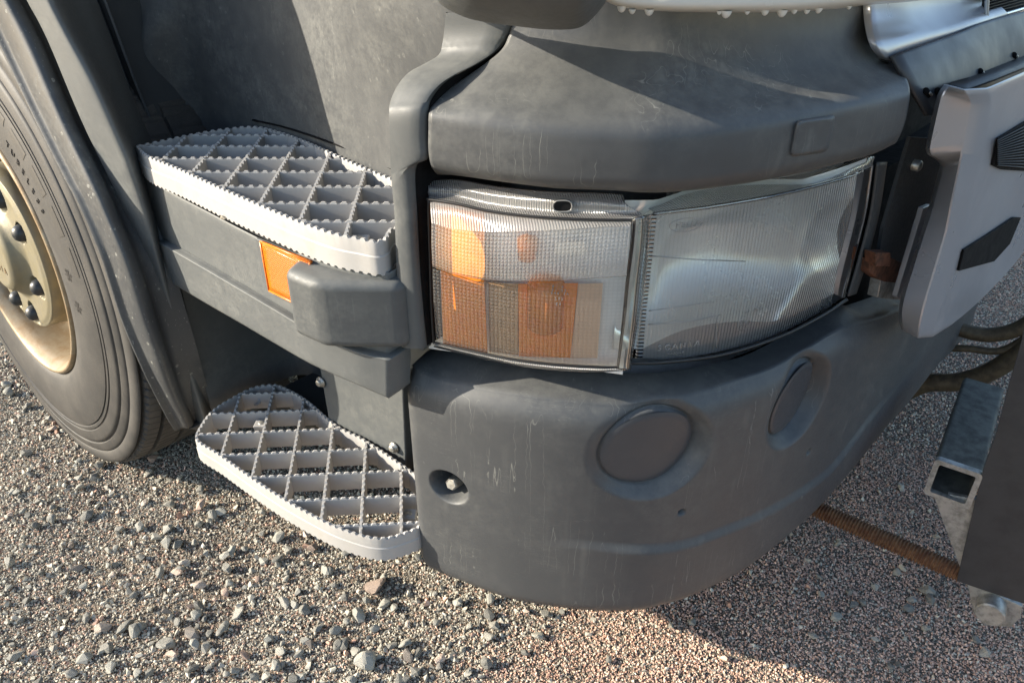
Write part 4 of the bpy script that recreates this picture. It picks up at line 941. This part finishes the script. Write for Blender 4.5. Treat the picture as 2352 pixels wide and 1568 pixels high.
for th in (rad(9), rad(-1.5)):      # snow emblems
    c_ = wpt(.415, th, side_a(.415)-.0014); rd = wx*math.cos(th)+wz_*math.sin(th); tg = np.cross(wn, rd); V = []; F = []
    for k in range(6):
        an = k*math.pi/3; d = rd*math.cos(an)+tg*math.sin(an); e = np.cross(wn, d); b = len(V); V += [c_+e*.0016, c_-e*.0016, c_+d*.016-e*.0016, c_+d*.016+e*.0016]; F.append((b, b+1, b+2, b+3))
        for sg in (-1, 1):
            d2 = d*.7+e*sg*.7; e2 = np.cross(wn, d2); m0 = c_+d*.009; b = len(V); V += [m0+e2*.001, m0-e2*.001, m0+d2*.006-e2*.001, m0+d2*.006+e2*.001]; F.append((b, b+1, b+2, b+3))
    obj('snow_emblem', V, F, M_let, wheel, smooth=False)
# hub with pockets and capped nuts
NUTS = [(32, .150), (-23, .150), (-79, .168), (-112, .168), (68, .155), (104, .155), (140, .155), (176, .155), (-146, .160), (-178, .160)]
NUTS = [(32, .150), (-23, .150), (-77, .168), (-112, .168), (68, .155), (104, .155), (140, .155), (-160, .155), (-190, .155)]
V = []; nr, nt_ = 64, 300; prof = []
for i in range(nr):
    r_ = .003+.202*i/(nr-1)
    for k in range(nt_):
        th = 2*math.pi*k/nt_; a = -.030+.030*sst(r_, .08, .13)+.004*sst(r_, .188, .205)+.010*sst(r_, .0, .02)*0
        a -= .006*(1-sst(r_, .096, .104))
        for deg, nr_ in NUTS:
            ax_, ay_ = r_*math.cos(th)-nr_*math.cos(rad(deg)), r_*math.sin(th)-nr_*math.sin(rad(deg)); e1 = ax_*math.cos(rad(deg))+ay_*math.sin(rad(deg)); e2 = -ax_*math.sin(rad(deg))+ay_*math.cos(rad(deg))
            dd_ = math.hypot(e1/.032, e2/.026); a += .045*(1-float(sst(dd_, .82, 1.0)))
        V.append(wpt(r_, th, a))
for a, r_ in ((.006, .2065), (.03, .2085), (.034, .2065), (.05, .209), (.075, .214), (.10, .232), (.125, .25), (.15, .26)):
    for k in range(nt_): V.append(wpt(r_, 2*math.pi*k/nt_, a))
hub = obj('hub', V, gridF(nr+8, nt_, closed=True, flip=True), M_gold, wheel, autosmooth=60)
nc_me = None
for deg, nr_ in NUTS:
    c_ = wpt(nr_, rad(deg), .030)
    if nc_me is None:
        V, F = lathe([(0, .019), (.014, .021), (.028, .0215), (.038, .019), (.045, .013), (.048, .005), (.0485, .0001)], c_, wn, wx, 24); no = obj('nut_cap', V, F, M_nut, wheel, origin=c_); nc_me = no.data
    else:
        no = bpy.data.objects.new('nut_cap', nc_me); COL.objects.link(no); no.parent = wheel; no.location = c_-W0
def hf(i):
    x = -.055+i*.022; c_ = W0+wn*.0365+wx*x-wz_*.03; return c_, wx, wz_, wn
put_text('SCANIA', .024, hf, M_rim, wheel)

# ---- embossed marks on the lamps
def lens_frame(u, v, off, du, size, lift=.002):
    s0, z0 = sz(u, v, off)
    def f(i):
        s_ = s0+i*du; c_ = P3(s_, z0, off+lift); t = P3(s_+.01, z0, off)-P3(s_-.01, z0, off); t /= np.linalg.norm(t); return c_, t, ZUP, NRM(s_)
    return f
put_text('HELLA', .010, lens_frame(1557, 517, -.018, .0072, .01), M_emb, head)
th_ = np.linspace(0, 2*math.pi, 25); s0, z0 = sz(1575, 516, -.018)
V, F = tube([P3(s0+.024*math.cos(t), z0+.0095*math.sin(t), -.0165) for t in th_], .0006, 5, 1); obj('emblem_ring', V, F, M_emb, head)
put_text('SCANIA', .013, lens_frame(1514, 797, -.019, .0125, .01), M_emb, head)
put_text('1446588', .005, lens_frame(1530, 811, -.019, .0045, .01), M_emb, head)
put_text('02 HCR', .006, lens_frame(1712, 716, -.016, .0052, .01), M_emb, head)
V, F = tube([P3(sz(1706, 742, -.016)[0]+.011*math.cos(t), sz(1706, 742, -.016)[1]+.011*math.sin(t), -.0135) for t in th_], .0006, 5, 1); obj('emblem_ring', V, F, M_emb, head)
put_text('E4', .011, lens_frame(1700, 742, -.016, .008, .01), M_emb, head)
for t_, u, v in (('8  A', 1271, 656), ('01 02', 1270, 664), ('SAE 3A', 1268, 671), ('273', 1277, 685)):
    put_text(t_, .005, lens_frame(u, v, .004, .0042, .01), M_emb, lamp)
put_text('E4', .006, lens_frame(1279, 697, .004, .0045, .01), M_emb, lamp)

# ------------------------------------------------------------------ steel frame in front of the truck
fr_ = empty('hitch_frame', (.85, .75, 0), 'galvanised tube frame with black side plate and rusty threaded rod beside the truck bumper', 'steel frame')
xa, xb, za, zb_ = .742, .824, .345, .432
V, F = [], []
def tube_sq(x0, x1, z0, z1, y0, y1, t, r_=.008):
    V = []; n_ = 0
    def ring(x0, x1, z0, z1, r_, y):
        q = []
        for cx_, cz_, a0 in ((x1-r_, z1-r_, 0), (x0+r_, z1-r_, 90), (x0+r_, z0+r_, 180), (x1-r_, z0+r_, 270)):
            for k in range(5): a = rad(a0+k*22.5); q.append((cx_+r_*math.cos(a), y, cz_+r_*math.sin(a)))
        return q
    V = ring(x0, x1, z0, z1, r_, y1)+ring(x0, x1, z0, z1, r_, y0)+ring(x0+t, x1-t, z0+t, z1-t, r_*.5, y0)+ring(x0+t, x1-t, z0+t, z1-t, r_*.5, y1)
    return V, gridF(4, 20, closed=True)
V, F = tube_sq(xa, xb, za, zb_, .700, 1.04, .009); obj('square_tube', V, F, M_tube, fr_, autosmooth=40)
V, F = tube_sq(xa-.001, xb+.001, za-.001, zb_+.001, .688, .702, .010); obj('tube_end', V, F, M_galv, fr_, autosmooth=40)
P = [on(1, .700, u, v) for u, v in ((2140, 1128), (2262, 1150), (2300, 1370), (2348, 1392), (2344, 1418), (2322, 1440), (2262, 1436), (2236, 1408), (2222, 1345), (2201, 1293))]
V, F = slab(P, (0, -1, 0), .010); obj('gusset', V, F, M_galv, fr_, smooth=False, bevel=.0015)
P = [on(1, .688, u, v) for u, v in ((2352, 750), (2500, 740), (2520, 1440), (2352, 1386), (2197, 1334), (2216, 1252), (2235, 1171), (2257, 1081), (2287, 996), (2318, 880), (2344, 790))]
V, F = slab(P, (0, -1, 0), .012); obj('side_plate', V, F, M_plate, fr_, smooth=False, bevel=.001)
c = on(1, .672, 2274, 1407); V, F = lathe([(-.05, .027), (.004, .027), (.007, .024), (.0072, .0001)], c, (0, -1, 0), ZUP, 40); obj('pin', V, F, M_galv, fr_, autosmooth=40)
A = on(1, .73, 1868, 1165); B = on(1, .715, 2212, 1318)
nst = 420
V, F = tube([A+(A-B)*.35, B], .02, 24, nst, rfun=lambda i, th: .0185+.0022*math.sin(i/nst*2*math.pi*62+th)); obj('threaded_rod', V, F, M_rust, fr_)
# hoses hanging in front of the bumper
for pts, r_ in (([(2080, 900), (2130, 880), (2205, 876), (2277, 852), (2345, 806), (2420, 740)], .026), ([(2160, 740), (2233, 764), (2285, 768), (2344, 752), (2420, 700)], .020), ([(2150, 800), (2220, 800), (2290, 806), (2340, 786), (2400, 740)], .010)):
    V, F = tube([on(1, 1.45+.05*k*0, u, v) for k, (u, v) in enumerate(pts)], r_, 16, 8); obj('hose', V, F, M_hose, truck)
